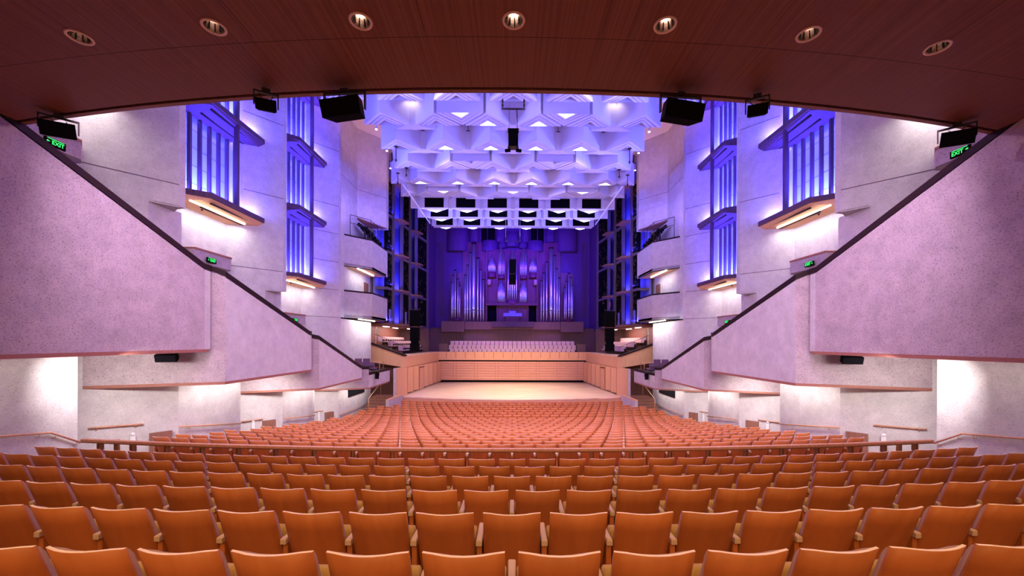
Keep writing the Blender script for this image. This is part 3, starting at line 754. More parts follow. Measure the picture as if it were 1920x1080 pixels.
# half-round corbels under each pipe flat
for (a, b, t, bt) in ((612, 700, 488, 540), (715, 795, 518, 550), (936, 1018, 522, 552), (1028, 1118, 492, 542), (805, 925, 765, 815), (712, 798, 790, 812), (935, 1020, 790, 812), (255, 345, 958, 985), (1385, 1490, 962, 985)):
    drum(a, b, t, bt, 47.5, 'corbel', 'organ_wood', .75)
def pipe(c, top, bot, wd, foot=60, y=47.0, cap=False):
    x = ox(c); r = wd/5.4/F*47/2*1.02; zt = oz(top); zb = oz(bot); fh = foot/5.4/F*47
    w = MB()
    w.lathe((x, y, 0), [(r*.18, zb), (r*.3, zb+.03), (r*.98, zb+fh*.92), (r, zb+fh), (r, zt), (r*.9, zt), (r*.9, zt-.05)], 'metal', 16, cap=True)
    # mouth: lip plate and dark cut
    w.lathe((x, y, 0), [(r*1.03, zb+fh-.02), (r*1.06, zb+fh+.01), (r*1.03, zb+fh+.04)], 'metal', 16, cap=False)
    w.box((x, y-r*.98, zb+fh+r*.45), (r*1.1, .02, r*.5), 'black_soft')
    w.prism([(x-r*.55, y-r*1.0), (x+r*.55, y-r*1.0), (x+r*.35, y-r*1.03), (x-r*.35, y-r*1.03)], zb+fh+r*.7, zb+fh+r*2.0, 'metal')
    if cap: w.lathe((x, y+.05, 0), [(r*1.35, zt-.02), (r*1.35, zt+.10), (r*.2, zt+.10)], 'black_soft', 14, cap=False)
    return w.build('pipe', org)
for c, t, wd in ((253, 600, 13), (267, 530, 13), (288, 475, 20), (315, 565, 15), (334, 635, 12)): pipe(c, t, 955, wd, 75, 47.0, True)
for c, t, wd in ((390, 525, 17), (413, 425, 18), (440, 300, 21), (478, 210, 36), (517, 355, 23), (548, 470, 19), (573, 570, 16)): pipe(c, t, 985, wd, 100, 46.9-(.25 if wd > 30 else 0), True)
for c, t, wd in ((1158, 580, 15), (1183, 500, 17), (1213, 390, 21), (1255, 252, 35), (1292, 325, 21), (1318, 455, 18), (1340, 550, 15)): pipe(c, t, 985, wd, 100, 46.9-(.25 if wd > 30 else 0), True)
for c, t, wd in ((1397, 650, 12), (1413, 585, 13), (1440, 500, 20), (1463, 545, 15), (1477, 625, 12)): pipe(c, t, 960, wd, 75, 47.0, True)
for (c0, pk, top, bot) in ((624, 657, 298, 485), (1040, 1073, 310, 490)):
    for k in range(9): c = c0+k*8.4; pipe(c, top+abs(c-pk)*2.9, bot, 8, 42)
for c, t in zip((727, 740, 752, 769, 783), (288, 235, 205, 262, 303)): pipe(c, t, 515, 11, 55)
for c, t in zip((948, 962, 977, 993, 1007), (312, 272, 222, 250, 298)): pipe(c, t, 520, 11, 55)
for c, t, wd in ((823, 370, 16), (843, 312, 15), (865, 258, 20), (887, 318, 15), (907, 388, 15)): pipe(c, t, 765, wd, 80)
for (c0, pk, top) in ((723, 752, 558), (946, 978, 562)):
    for k in range(8): c = c0+k*9; pipe(c, top+abs(c-pk)*2.6, 792, 8.5, 48)
for c in (632, 1100):   # round wire ornaments
    w = MB(); w.lathe((ox(c), 47.1, oz(590)), [(.05, -.35), (.2, -.3), (.24, 0), (.2, .3), (.05, .35)], 'fabric', 12); w.build('bell', org)
t = thing('organ_console', 'small organ console lit blue between the tall pipes', 'organ console', (ox(868), 46.6, 2.25))
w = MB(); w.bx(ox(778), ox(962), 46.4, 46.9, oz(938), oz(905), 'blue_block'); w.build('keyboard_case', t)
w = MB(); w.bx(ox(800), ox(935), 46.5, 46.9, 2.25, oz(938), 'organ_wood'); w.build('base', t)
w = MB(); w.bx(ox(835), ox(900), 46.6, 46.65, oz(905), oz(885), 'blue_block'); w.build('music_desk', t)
w = MB(); w.bx(-.55, .55, 45.95, 46.2, 2.6, 2.66, 'organ_wood'); w.bx(-.5, -.44, 46, 46.15, 2.25, 2.6, 'organ_wood'); w.bx(.44, .5, 46, 46.15, 2.25, 2.6, 'organ_wood')
tag(w.build('organ_bench'), 'low wooden bench in front of the organ console', 'bench')

# ---------------------------------------------------------------- main ceiling and coffer baffles
mb = MB(); mb.bx(-13.3, 13.3, 6.5, 48.6, ZC, ZC+.2, 'ceiling_plaster'); struct(mb.build('ceiling'))
mb = MB()
HWID = [(16.0, 6.9), (19.9, 7.4), (22.4, 7.45), (24.9, 7.55), (27.2, 8.15), (29.6, 8.3), (32.1, 8.4), (34.5, 8.35), (38.2, 7.6)]
mb.prism([(h, y) for y, h in HWID] + [(-h, y) for y, h in reversed(HWID)], 12.15, 12.35, 'plaster')
mb.bx(-7.0, 7.0, 13.0, 16.0, 12.15, 12.35, 'plaster')
mb.bx(-7.6, 7.6, 38.2, 38.4, 10.9, 12.35, 'plaster')
struct(mb.build('ceiling_raft'))
ZB = 10.7; ZT = 12.15
def tri_unit(root, cx, yb, w, h, lamp):
    """triangular baffle: base line at yb, tip at yb-h (h<0: tip away from the seats)"""
    m = MB()
    def P(k): return [(cx-w*k, yb), (cx, yb-h*k), (cx+w*k, yb)]
    K = [1.0, .82, .76, .60, .54, .36]; up = [0, .0, .07, .0, .07, .0]
    # outer sides
    a = P(1.0)
    m.add([(x, y, ZB) for x, y in a]+[(x, y, ZT) for x, y in a], [(0, 1, 4, 3), (1, 2, 5, 4), (2, 0, 3, 5)], 'plaster')
    e = .0
    def ring(k0, z0, k1, z1, mm):
        p, q = P(k0), P(k1)
        m.add([(x, y, z0) for x, y in p]+[(x, y, z1) for x, y in q], [(0, 1, 4, 3), (1, 2, 5, 4)], mm)
    d = .09
    ring(1.0, ZB, .82, ZB, 'plaster'); ring(.82, ZB, .82, ZB+d, 'plaster'); ring(.82, ZB+d, .75, ZB+d, 'plaster_shade'); ring(.75, ZB+d, .75, ZB, 'plaster')
    ring(.75, ZB, .60, ZB, 'plaster'); ring(.60, ZB, .60, ZB+d, 'plaster'); ring(.60, ZB+d, .53, ZB+d, 'plaster_shade'); ring(.53, ZB+d, .53, ZB, 'plaster')
    ring(.53, ZB, .38, ZB, 'plaster'); ring(.38, ZB, .38, ZB+.25, 'plaster')
    p = P(.38); m.add([(x, y, ZB+.25) for x, y in p], [(0, 1, 2)], 'plaster')
    m.build('baffle', root)
    if lamp:
        l = MB(); p = P(.34); sg = 1 if h > 0 else -1
        l.prism([(x, y-sg*.02) for x, y in p], ZB+.02, ZB+.08, 'lamp'); o = l.build('lamp', root)
def side_name(k):
    if k == 0: return 'on the centre line'
    return '%s %s of the centre' % (ordn[int(abs(k))-1], 'left' if k < 0 else 'right')
rows = [(17.75, 0), (19.8, 1), (22.3, 2), (24.8, 3), (27.2, 4), (29.6, 5)]
G = 'white triangular coffers of the hall ceiling'
def coffer(cx, yb, w, h, lamp, rname, pname, kind):
    t = thing('ceiling_coffer', '%s coffer %s, %s row back%s' % (kind, pname, rname, ', with glowing lamp' if lamp else ''), 'ceiling coffer', (cx, yb-h/2, ZB), G)
    tri_unit(t, cx, yb, w, h, lamp); return t
for yb, ri in rows:
    rn = ordn[ri]
    if ri == 0:
        for k in (-3, -2, -1, 0, 1, 2, 3): coffer(k*2.5, yb, 1.05, 1.0, False, rn, side_name(k), 'tip-forward triangular')
        continue
    ks = [-3, -2, -1, 1, 2, 3]
    for k in ks:
        cx = (abs(k)-.5)*2.5*(1 if k > 0 else -1)
        lamp = {1: abs(k) == 1, 2: abs(k) <= 2, 3: False, 4: True, 5: False}[ri]
        coffer(cx, yb, 1.12, 1.1, lamp, rn, side_name(k), 'tip-forward triangular')
    if ri >= 4:
        for sg in (-1, 1): coffer(sg*7.55, yb, .75, 1.0, False, rn, side_name(4*sg), 'tip-forward triangular')
    inv = {1: (-2.5, 2.5), 2: (), 3: (-2.5, 2.5), 4: (), 5: (-5, 0, 5)}[ri]
    for cx in inv:
        nm = 'on the centre line' if cx == 0 else ('left of centre' if cx < 0 else 'right of centre')
        coffer(cx, yb-1.1, 1.1, -1.05, ri in (1, 5), rn, nm, 'tip-back triangular')
    # slot pieces between coffers: ribs
    sl = [x for x in (-5, -2.5, 0, 2.5, 5) if x not in inv]
    w = MB()
    for cx in sl:
        w.bx(cx-.16, cx+.16, yb-.02, yb+.5, ZB+.02, ZT, 'plaster')
        w.prism([(cx-1.05, yb+.42), (cx-.3, yb+.02), (cx+.3, yb+.02), (cx+1.05, yb+.42)], ZB-.0, ZB+.25, 'plaster')
    for cx in inv:
        w.bx(cx-.9, cx+.9, yb+.1, yb+.3, ZB+.3, ZT, 'plaster')
    struct(w.build('trim_ceiling_rib_%d' % ri))
    if ri in (2, 3, 4):
        for cx in sl:
            l = MB(); l.box((cx, yb-.2, ZT-.5), (.2, .12, .05), 'steel', rx=.5); l.tube([(cx, yb-.2, ZT), (cx, yb-.2, ZT-.5)], .02, 'steel', 6)
            tag(l.build('ceiling_spotlight'), 'small dark spotlight in the slot of the %s coffer row, %s' % (rn, 'on the centre line' if cx == 0 else '%s slot %s of centre' % ('inner' if abs(cx) < 4 else 'outer', 'left' if cx < 0 else 'right')), 'spotlight', 'small spotlights in the coffer slots')
# warm slots lit from above
for (cx, yb) in ((-5, 19.8), (5, 19.8), (-3.75, 21.5), (3.75, 21.5)):
    spot((cx, yb-.35, ZT-.1), (cx, yb-.05, ZB+.2), 22, (1, .8, .6), 110, .8, .05)
# rear rows: window boxes with dark openings
for yf, ri in ((32.1, 6), (34.5, 7), (37.0, 8)):
    for k in (-3, -2, -1, 1, 2, 3):
        cx = (abs(k)-.5)*2.54*(1 if k > 0 else -1)
        t = thing('ceiling_coffer', 'white box coffer with dark opening, %s, %s row from the front' % (side_name(k), ordn[ri]), 'ceiling coffer', (cx, yf, ZB), 'white box coffers with dark openings')
        m = MB(); hw = 1.14; ow = .78; z0 = ZB+.05; z1 = ZB+.85
        for (xa, xb, za, zb2) in ((cx-hw, cx-ow, ZB, ZT), (cx+ow, cx+hw, ZB, ZT), (cx-ow, cx+ow, ZB, z0), (cx-ow, cx+ow, z1, ZT)): m.bx(xa, xb, yf, yf+.12, za, zb2, 'plaster')
        p = [(cx-hw, yf+.1), (cx-.55, yf+1.1), (cx+.55, yf+1.1), (cx+hw, yf+.1)]
        m.prism([(cx-hw, yf+.12), (cx, yf+1.15), (cx+hw, yf+.12)], ZB, ZB+.06, 'plaster')
        m.prism([(cx-hw, yf+.12), (cx, yf+1.15), (cx, yf+1.18), (cx-hw-.01, yf+.14)], ZB, ZT, 'plaster')
        m.prism([(cx+hw, yf+.12), (cx, yf+1.15), (cx, yf+1.18), (cx+hw+.01, yf+.14)], ZB, ZT, 'plaster')
        m.build('baffle', t)
        m = MB(); m.prism([(cx-ow, yf+.13), (cx+ow, yf+.13), (cx+.1, yf+.85), (cx-.1, yf+.85)], z0-.02, z1+.02, 'black')
        m.build('opening', t)
        m = MB(); m.prism([(cx-.42, yf+.62), (cx+.42, yf+.62), (cx, yf+1.0)], ZB-.03, ZB, 'lamp'); m.build('lamp', t)
    w = MB()
    for x in (-5.08, -2.54, 0, 2.54, 5.08): w.bx(x-.13, x+.13, yf+.15, yf+.5, ZB, ZT, 'plaster')
    for sg in (-1, 1): w.bx(sg*7.55, sg*(8.3 if ri < 8 else 7.6), yf+.3, yf+.45, ZB+.1, ZT, 'plaster')
    struct(w.build('trim_ceiling_rib_%d' % ri))
# small lamps on the raft edges
for s in (-1, 1):
    for i, (x, y) in enumerate(((7.6, 22.2), (7.8, 24.7), (8.35, 27.2), (8.34, 29.6), (8.44, 32.1), (8.40, 34.6))):
        w = MB(s); w.lathe((x, y, 11.75), [(.03, .42), (.03, .03), (.07, .0)], 'plaster', 10, cap=False); w.lathe((x, y, 11.75), [(.06, .01), (.06, -.03), (.0, -.03)], 'lamp_small', 10, cap=False)
        tag(w.build('edge_lamp'), 'small glowing lamp on the %s edge of the ceiling raft, %s from the seats' % (SIDE[s], ordn[i]), 'lamp', 'small lamps along the ceiling raft edge')
        spot((s*(x+.15), y, 11.8), (s*(x+2.6), y+.6, 16.5), 120, (1, .55, .5), 100, .9, .1)
    w = MB(s); w.tube([(7.4, 26.8, 10.5), (7.36, 35.5, 10.45)], .05, 'white_metal'); w.tube([(7.4, 28.05, 10.5), (7.4, 28.05, 12.16)], .02, 'white_metal', 5); w.tube([(7.36, 35.4, 10.45), (7.36, 35.4, 12.16)], .02, 'white_metal', 5)
    tag(w.build('suspension_rod'), 'long white slanting rod under the %s edge of the coffers' % SIDE[s], 'rod')
    for i, (x, y, z0, z1) in enumerate(((6.45, 22.0, 10.7, 9.9), (6.6, 24.7, 10.7, 10.2), (7.55, 26.2, 11.0, 10.3))):
        w = MB(s); w.tube([(x, y, z0), (x, y, z1)], .025, 'steel', 6); w.lathe((x, y, z0-.03), [(.12, 0), (.12, .03)], 'steel', 10); w.lathe((x, y, z1), [(.02, .12), (.07, .06), (.02, -.05)], 'steel', 8)
        tag(w.build('hoist_hook'), '%s dark hoist hook hanging under the %s ceiling coffers' % (('nearest', 'second', 'third')[i], SIDE[s]), 'hook', 'hoist hooks under the coffers')

# ---------------------------------------------------------------- seats of the stalls
def shell_geo(mb, w=.455, z0=.22, z1=SEAT_H, th=.02):
    nx = 8; nz = 4; vs = []; fs = []
    def pt(u, v, t):
        x = (u-.5)*w; z = z0+(z1-z0)*v
        if v > .99 and (u < .01 or u > .99): z -= .008
        y = .13-.20*(z-z0)/(SEAT_H-z0)*1.05 - .06 + .062*(2*u-1)**2 + t
        return (x, y, z)
    for t in (0, th):
        for i in range(nz+1):
            for k in range(nx+1): vs.append(pt(k/nx, i/nz, t))
    A = (nx+1)*(nz+1)
    back = []; edge = []
    for i in range(nz):
        for k in range(nx):
            a = i*(nx+1)+k; back.append((a, a+1, a+nx+2, a+nx+1)); back.append((A+a, A+a+1, A+a+nx+2, A+a+nx+1))
    for k in range(nx):
        for i in (0, nz): a = i*(nx+1)+k; edge.append((a, a+1, A+a+1, A+a))
    for i in range(nz):
        for k in (0, nx): a = i*(nx+1)+k; back.append((a, a+nx+1, A+a+nx+1, A+a))
    mb.add(vs, back, 'ply', True); b = len(mb.v)-len(vs)
    i0 = mb.mi('ply_edge_lit')
    for f in edge: mb.f.append(tuple(b+q for q in f)); mb.m.append(i0)
def cushion_geo(mb):
    nx = 6; vs = []; fs = []
    prof = [(.012, .30), (.075, .32), (.085, .55), (.08, .79), (.055, .835), (.018, .846)]
    w = .44
    for k in range(nx+1):
        u = k/nx; x = (u-.5)*w; e = .062*(2*u-1)**2; kk = .55 if k in (0, nx) else 1
        for (t, z) in prof:
            yb = .13-.20*(z-.22)/(SEAT_H-.22)*1.05-.06
            vs.append((x, yb+e+.006+t*kk, z))
    n = len(prof)
    for k in range(nx):
        for i in range(n): fs.append((k*n+i, k*n+(i+1) % n, (k+1)*n+(i+1) % n, (k+1)*n+i))
    fs.append(tuple(range(n))); fs.append(tuple(range(nx*n+n-1, nx*n-1, -1)))
    mb.add(vs, fs, 'fabric', True)
def pad_geo(mb):
    P = [(.12, .36), (.20, .34), (.25, .38), (.235, .57), (.21, .625), (.15, .64), (.11, .61)]
    n = len(P); vs = []; fs = []
    for (x, k) in ((-.232, .9), (-.222, 1), (.222, 1), (.232, .9)):
        for (y, z) in P: vs.append((x, .17+(y-.17)*k, .49+(z-.49)*k))
    for q in range(3):
        for i in range(n): fs.append((q*n+i, q*n+(i+1) % n, (q+1)*n+(i+1) % n, (q+1)*n+i))
    fs.append(tuple(range(n))); fs.append(tuple(range(4*n-1, 3*n-1, -1)))
    mb.add(vs, fs, 'pad', True)
def arm_geo(mb, x=.265):
    mb.box((x, .16, .575), (.05, .33, .045), 'arm'); mb.box((x, .16, .5975), (.042, .32, .01), 'arm')
def leg_geo(mb, x=.265):
    mb.box((x, .15, .29), (.04, .24, .53), 'ply'); mb.box((x, .15, .012), (.06, .3, .024), 'steel')
def make_seat():
    r = thing('theatre_seat', 'seat', 'theatre seat')
    for nm, g, bev in (('back_shell', shell_geo, 0), ('back_cushion', cushion_geo, 0), ('seat_cushion', pad_geo, 0), ('armrest', arm_geo, .008), ('leg', leg_geo, 0)):
        m = MB(); g(m); m.build(nm, r, bevel=bev)
    return r
proto = make_seat(); used = False
def row_positions(i):
    d, zt = ROWS[i]; cent = (i % 2 == 1)
    if i < 5:
        lim = 1.29*(d+.1)
        for q in range(3): lim = 1.29*(d+.07+sag(lim))
        lim += .2
    elif i < 23: lim = 9.25
    elif i == 23: lim = 8.5
    elif i == 24: lim = 8.2
    else: lim = 7.9
    lim = min(lim, 10.3)
    xs = []; k = 0
    while True:
        x = k*PITCH if cent else (k+.5)*PITCH
        if x > lim: break
        xs.append(x)
        if not (cent and k == 0): xs.append(-x)
        k += 1
    return sorted(xs, key=abs)
def seat_label(i, x, k, cent, n):
    if cent and abs(x) < .01: w = 'on the centre line'
    else:
        idx = int(round(abs(x)/PITCH - (0 if cent else .5)))+(0 if cent else 1)
        w = '%s %s of the centre line' % (ordn[idx-1], 'left' if x < 0 else 'right')
    rn = ['nearest', 'second', 'third', 'fourth', 'fifth', 'sixth'][i] + ' row' if i < 6 else '%s row beyond the rail' % ordn[i-6]
    return 'plywood-backed theatre seat, %s, %s' % (w, rn)
cnt = 0; rest = []; arms_end = []
for i in range(27):
    d, zt = ROWS[i]; cent = (i % 2 == 1); xs = row_positions(i)
    for q, x in enumerate(xs):
        y = d+.07+sag(x)*(1.0 if i < 6 else .92); z = zt-SEAT_H; rz = math.asin(x/R_ARC)
        if cnt < 300:
            grp = 'theatre seats before the rail' if i < 6 else 'theatre seats beyond the rail'
            lab = seat_label(i, x, q, cent, len(xs))
            if not used: r = proto; r.location = (x, y, z); r.rotation_euler = (0, 0, rz); r['label'] = lab; r['group'] = grp; used = True
            else: r = dup(proto, (x, y, z), rz, lab, grp)
            cnt += 1
            if x == min(xs):
                for ch in list(r.children):
                    if ch.name.split('.')[0] in ('armrest', 'leg'):
                        c2 = ch.copy(); C.objects.link(c2); c2.parent = r; c2.location = Vector(ch.location)+Vector((-PITCH, 0, 0))
        else: rest.append((x, y, z, rz))
# the ends of the nearest rows, past the edges of the photograph
for i in range(5):
    d, zt = ROWS[i]; cent = (i % 2 == 1); have = max(row_positions(i)); x = have+PITCH
    while x < 9.3:
        for sg in (-1, 1): rest.append((sg*x, d+.07+sag(x), zt-SEAT_H, math.asin(sg*x/R_ARC)))
        x += PITCH
one = MB(); shell_geo(one); cushion_geo(one); pad_geo(one); arm_geo(one); leg_geo(one)
big = MB(); big.mats = list(one.mats)
for (x, y, z, rz) in rest:
    b = len(big.v); c, s_ = math.cos(rz), math.sin(rz)
    big.v += [(x+vx*c-vy*s_, y+vx*s_+vy*c, z+vz) for (vx, vy, vz) in one.v]
    fb = len(big.f)
    big.f += [tuple(b+k for k in f) for f in one.f]; big.m += one.m
    big.smooth |= {fb+k for k in one.smooth}
def build_big():
    xs = [v[1] for v in big.v]
    o = big.build('theatre_seats_far', loc=(0, 20, -5)); o['kind'] = 'stuff'
    o['label'] = 'hundreds of plywood-backed theatre seats in curved rows running down to the stage'; o['category'] = 'theatre seats'; return o
build_big()

# ---------------------------------------------------------------- cross-aisle rail
def rail_y(x): return 7.6 + x*x/110.0
t = thing('aisle_rail', 'long curved timber-topped rail across the stalls aisle', 'railing', (0, 7.6, -2.9))
ZR = -2.035
xs = [-8.86+i*17.72/48 for i in range(49)]
w = MB()
def sweep_rect(mb, pts, wd, h, m):
    P = [Vector(p) for p in pts]; vs = []; fs = []
    for i, p in enumerate(P):
        tt = (P[min(i+1, len(P)-1)]-P[max(i-1, 0)]).normalized(); nn = Vector((-tt.y, tt.x, 0)).normalized()
        for (a, b) in ((-1, -1), (1, -1), (1, .6), (.6, 1), (-.6, 1), (-1, .6)): q = p+nn*a*wd/2; vs.append((q.x, q.y, q.z+b*h/2))
    for i in range(len(P)-1):
        for k in range(6): fs.append((i*6+k, i*6+(k+1) % 6, (i+1)*6+(k+1) % 6, (i+1)*6+k))
    fs.append(tuple(range(6))); fs.append(tuple(range(len(P)*6-1, len(P)*6-7, -1)))
    mb.add(vs, fs, m)
sweep_rect(w, [(x, rail_y(x), ZR-.03) for x in xs], .075, .055, 'rail_wood'); w.build('handrail', t)
w = MB(); sweep_rect(w, [(x, rail_y(x), ZR-.07) for x in xs], .05, .025, 'post'); w.build('under_rail', t)
for k in range(-11, 12):
    x = k*.766 + (.0 if True else 0)
    if abs(x) > 8.8: continue
    m = MB(); y = rail_y(x)
    for dx in (-.028, .028): m.box((x+dx, y, (ZR-.08-3.15)/2), (.012, .085, 3.15-2.115), 'post')
    m.build('post', t)
for s in (-1, 1):
    m = MB(s); y = rail_y(8.8)
    sweep_rect(m, [(8.83, y, ZR-.04), (8.62, y+.22, ZR-.12), (8.60, y+.5, ZR-.16)], .07, .055, 'rail_wood')
    m.build('return_rail', t)
    m = MB(s); m.box((8.6, y+.46, -2.7), (.09, .05, .95), 'post'); m.build('post', t)

# ---------------------------------------------------------------- wall handrails
HR = [([(10.92, 8.0, -1.98), (10.92, 9.55, -2.20), (10.92, 10.2, -2.60)], 'bent handrail on the near stalls wall'),
      ([(12.28, 11.66, -2.56), (11.50, 12.55, -2.62)], 'short handrail on the splayed wall behind the aisle rail'),
      ([(10.92, 13.2, -2.84), (10.92, 16.15, -3.34)], 'long handrail on the second flat stalls wall'),
      ([(12.05, 17.85, -3.62), (11.50, 18.5, -3.62)], 'short handrail on the second splayed stalls wall'),
      ([(10.92, 19.2, -3.74), (10.92, 22.2, -4.14)], 'handrail on the third flat stalls wall'),
      ([(12.0, 24.0, -4.28), (11.6, 24.55, -4.30)], 'short handrail on the third splayed stalls wall'),
      ([(10.92, 25.3, -4.68), (10.92, 31.0, -4.68)], 'long level handrail on the wall beside the stage entry')]
for s in (-1, 1):
    for pts, lab in HR:
        r = thing('handrail', 'timber %s, %s side' % (lab, SIDE[s]), 'handrail', (s*pts[0][0], pts[0][1], pts[0][2]), 'wall handrails of the stalls')
        m = MB(s); m.tube(pts, .024, 'rail_wood', 8); m.build('rail', r)
        L = [(Vector(a), Vector(b)) for a, b in zip(pts[:-1], pts[1:])]
        for a, b in L:
            for f in (.15, .85):
                p = a.lerp(b, f)
                m = MB(s); m.tube([(p.x, p.y, p.z-.01), (p.x, p.y, p.z-.08), (p.x+.09, p.y+(.05 if abs(a.x-b.x) > .2 else 0), p.z-.09)], .009, 'brass', 6); m.build('bracket', r)
    for i, (x, y, z, zt) in enumerate(((11.22, 12.85, -4.2, -2.93), (11.35, 18.72, -5.0, -3.72), (11.35, 24.85, -5.2, -4.42))):
        lab = ('nearest', 'middle', 'farthest')[i]
        ang = math.atan2(-1.47, 1.68)
        m = MB(s); m.box((x, y, (z+zt)/2), (.06, .55, zt-z), 'red_wood', rz=-math.atan2(-1.47, 1.68)); 
        o = m.build('door_%d' % (3+i+(3 if s > 0 else 0))); struct(o)
        m = MB(s); m.box((x+.42, y-.50, zt-.45), (.07, .12, .95), 'white_metal', rz=.7); m.lathe((x+.42, y-.5, zt+.0), [(.06, 0), (.05, .07), (0, .09)], 'white_metal', 10)
        tag(m.build('wall_fixture'), 'tall white rounded fixture by the %s low brown door, %s stalls wall' % (lab, SIDE[s]), 'wall fixture', 'white fixtures beside the stalls doors')

# ---------------------------------------------------------------- loudspeakers
def speaker(loc, size, yaw, pitch, label, top_z, roll=0, name='loudspeaker', led=True):
    t = thing(name, label, 'loudspeaker', loc, 'black loudspeakers')
    t.rotation_euler = (0, 0, 0)
    R = Matrix.Rotation(yaw, 4, 'Z') @ Matrix.Rotation(pitch, 4, 'X') @ Matrix.Rotation(roll, 4, 'Y')
    w_, d_, h_ = size
    def put(m, nm, mtx):
        m.v = [tuple(mtx @ Vector(v)) for v in m.v]; m.v = [(v[0]+loc[0], v[1]+loc[1], v[2]+loc[2]) for v in m.v]
        return m.build(nm, t)
    m = MB(); m.prism([(-w_/2, -d_/2), (w_/2, -d_/2), (w_/2*.78, d_/2), (-w_/2*.78, d_/2)], -h_/2, h_/2, 'black'); put(m, 'cabinet', R)
    m = MB(); m.box((0, -d_/2-.008, 0), (w_*.94, .015, h_*.9), 'black_soft'); put(m, 'grille', R)
    m = MB(); Y = Matrix.Rotation(yaw, 4, 'Z'); zt = top_z-loc[2]
    m.box((-w_/2-.02, 0, zt/2-.02), (.02, .05, zt-.0), 'steel'); m.box((w_/2+.02, 0, zt/2-.02), (.02, .05, zt-.0), 'steel'); m.box((0, 0, zt-.02), (w_+.06, .05, .025), 'steel')
    m.box((0, 0, zt+.01), (.12, .1, .06), 'steel'); put(m, 'bracket', Y)
    m = MB(); m.tube([(-.05, 0, zt), (-.11, 0, zt*.75), (-.04, 0, h_*.45)], .006, 'black', 5); m.tube([(.06, 0, zt), (.10, 0, zt*.7), (.03, 0, h_*.45)], .006, 'black', 5); put(m, 'cable', Y)
    return t
for s in (-1, 1):
    speaker((s*2.79, 6.62, 3.83), (.66, .32, .27), s*.10, .25, 'large black loudspeaker under the soffit edge, %s of the ceiling coffers' % SIDE[s], 4.11, roll=s*.08)
    speaker((s*4.08, 6.62, 3.88), (.30, .2, .17), -s*.5, .35, 'small black loudspeaker under the soffit edge, %s side' % SIDE[s], 4.10, roll=s*.05)
    speaker((s*8.45, 7.5, 3.90), (.46, .32, .26), -s*.75, .3, 'black loudspeaker under the soffit corner above the %s balcony front' % SIDE[s], 4.14, roll=s*.10)
    t = speaker((s*10.15, 11.85, -.50), (.52, .3, .22), -s*.3, .3, 'black loudspeaker under the near %s balcony front' % SIDE[s], -.32)
    speaker((s*8.92, 26.4, -2.3), (.22, .2, .42), 0, 0, 'small black loudspeaker at the low end of the %s balcony' % SIDE[s], -2.02)
    # line arrays hung beside the stage
    t = thing('line_array', 'tall black column of hanging loudspeakers %s of the stage' % SIDE[s], 'loudspeaker', (s*8.3, 34.0, -.8), 'black line arrays beside the stage')
    for (z0, z1, wd) in ((1.25, 2.6, .78), (-.0, 1.15, .72), (-.82, -.2, .72)):
        m = MB()
        n = max(1, int(round((z1-z0)/.33)))
        for q in range(n):
            a = z0+(z1-z0)*q/n; b = z0+(z1-z0)*(q+1)/n-.02; m.bx(s*8.3-wd/2, s*8.3+wd/2, 33.7, 34.25, a, b, 'black')
        m.bx(s*8.3-wd*.42, s*8.3+wd*.42, 33.75, 34.2, z0, z1, 'black_soft'); m.build('cabinet', t)
    m = MB(); m.bx(s*8.3-.3, s*8.3+.3, 33.8, 34.15, -.25, .05, 'black'); m.build('yoke', t)
    m = MB(); m.box((s*8.3, 34, 2.68), (.8, .3, .05), 'steel'); m.box((s*8.3-.3, 34, 1.2), (.05, .1, .1), 'steel'); m.box((s*8.3+.3, 34, 1.2), (.05, .1, .1), 'steel')
    m.tube([(s*8.3, 34, 2.7), (s*8.3, 34, 10.9)], .015, 'steel', 5); m.tube([(s*8.3, 34, 2.9), (s*8.3+.04, 34, 3.2), (s*8.3, 34, 3.4)], .05, 'lip_wood', 6); m.build('chain', t)
def hang(label, y, zbar, xb, zs, wd, top):
    t = thing('hanging_speaker', label, 'loudspeaker', (0, y, zs[-1][0]), 'centre hanging loudspeakers')
    m = MB(); m.tube([(-xb, y, zbar), (xb, y, zbar)], .035, 'steel'); m.build('bar', t)
    m = MB()
    for sx in (-1, 1):
        m.tube([(sx*xb*.9, y, zbar), (sx*xb*.9, y, zbar+.35), (sx*xb*.9, y, top)], .012, 'white_metal', 5); m.lathe((sx*xb*.9, y, zbar+.2), [(.02, -.15), (.045, -.05), (.02, .03), (.045, .1), (.02, .2)], 'steel', 8)
        m.tube([(sx*wd*.42, y, zbar), (sx*wd*.42, y, zs[0][1])], .008, 'steel', 5)
    m.tube([(xb*.25, y, zbar), (xb*.35, y, zbar-.5), (xb*.3, y, zs[0][1])], .012, 'black', 5); m.build('cable', t)
    for (a, b) in zs:
        m = MB(); m.bx(-wd/2, wd/2, y-.2, y+.2, a, b, 'black'); m.bx(-wd/2-.03, wd/2+.03, y-.15, y+.15, b, b+.04, 'steel'); m.bx(-wd/2-.02, wd/2+.02, y-.15, y+.15, a-.03, a, 'steel'); m.build('cabinet', t)
hang('black loudspeaker hanging from a bar on the centre line of the coffers', 16.0, 9.33, .48, [(7.78, 8.44)], .39, 12.16)
hang('pair of tall black loudspeakers hanging in front of the organ centre pipes', 36.4, 9.12, .72, [(6.2, 7.45), (5.2, 6.1)], .60, 12.16)
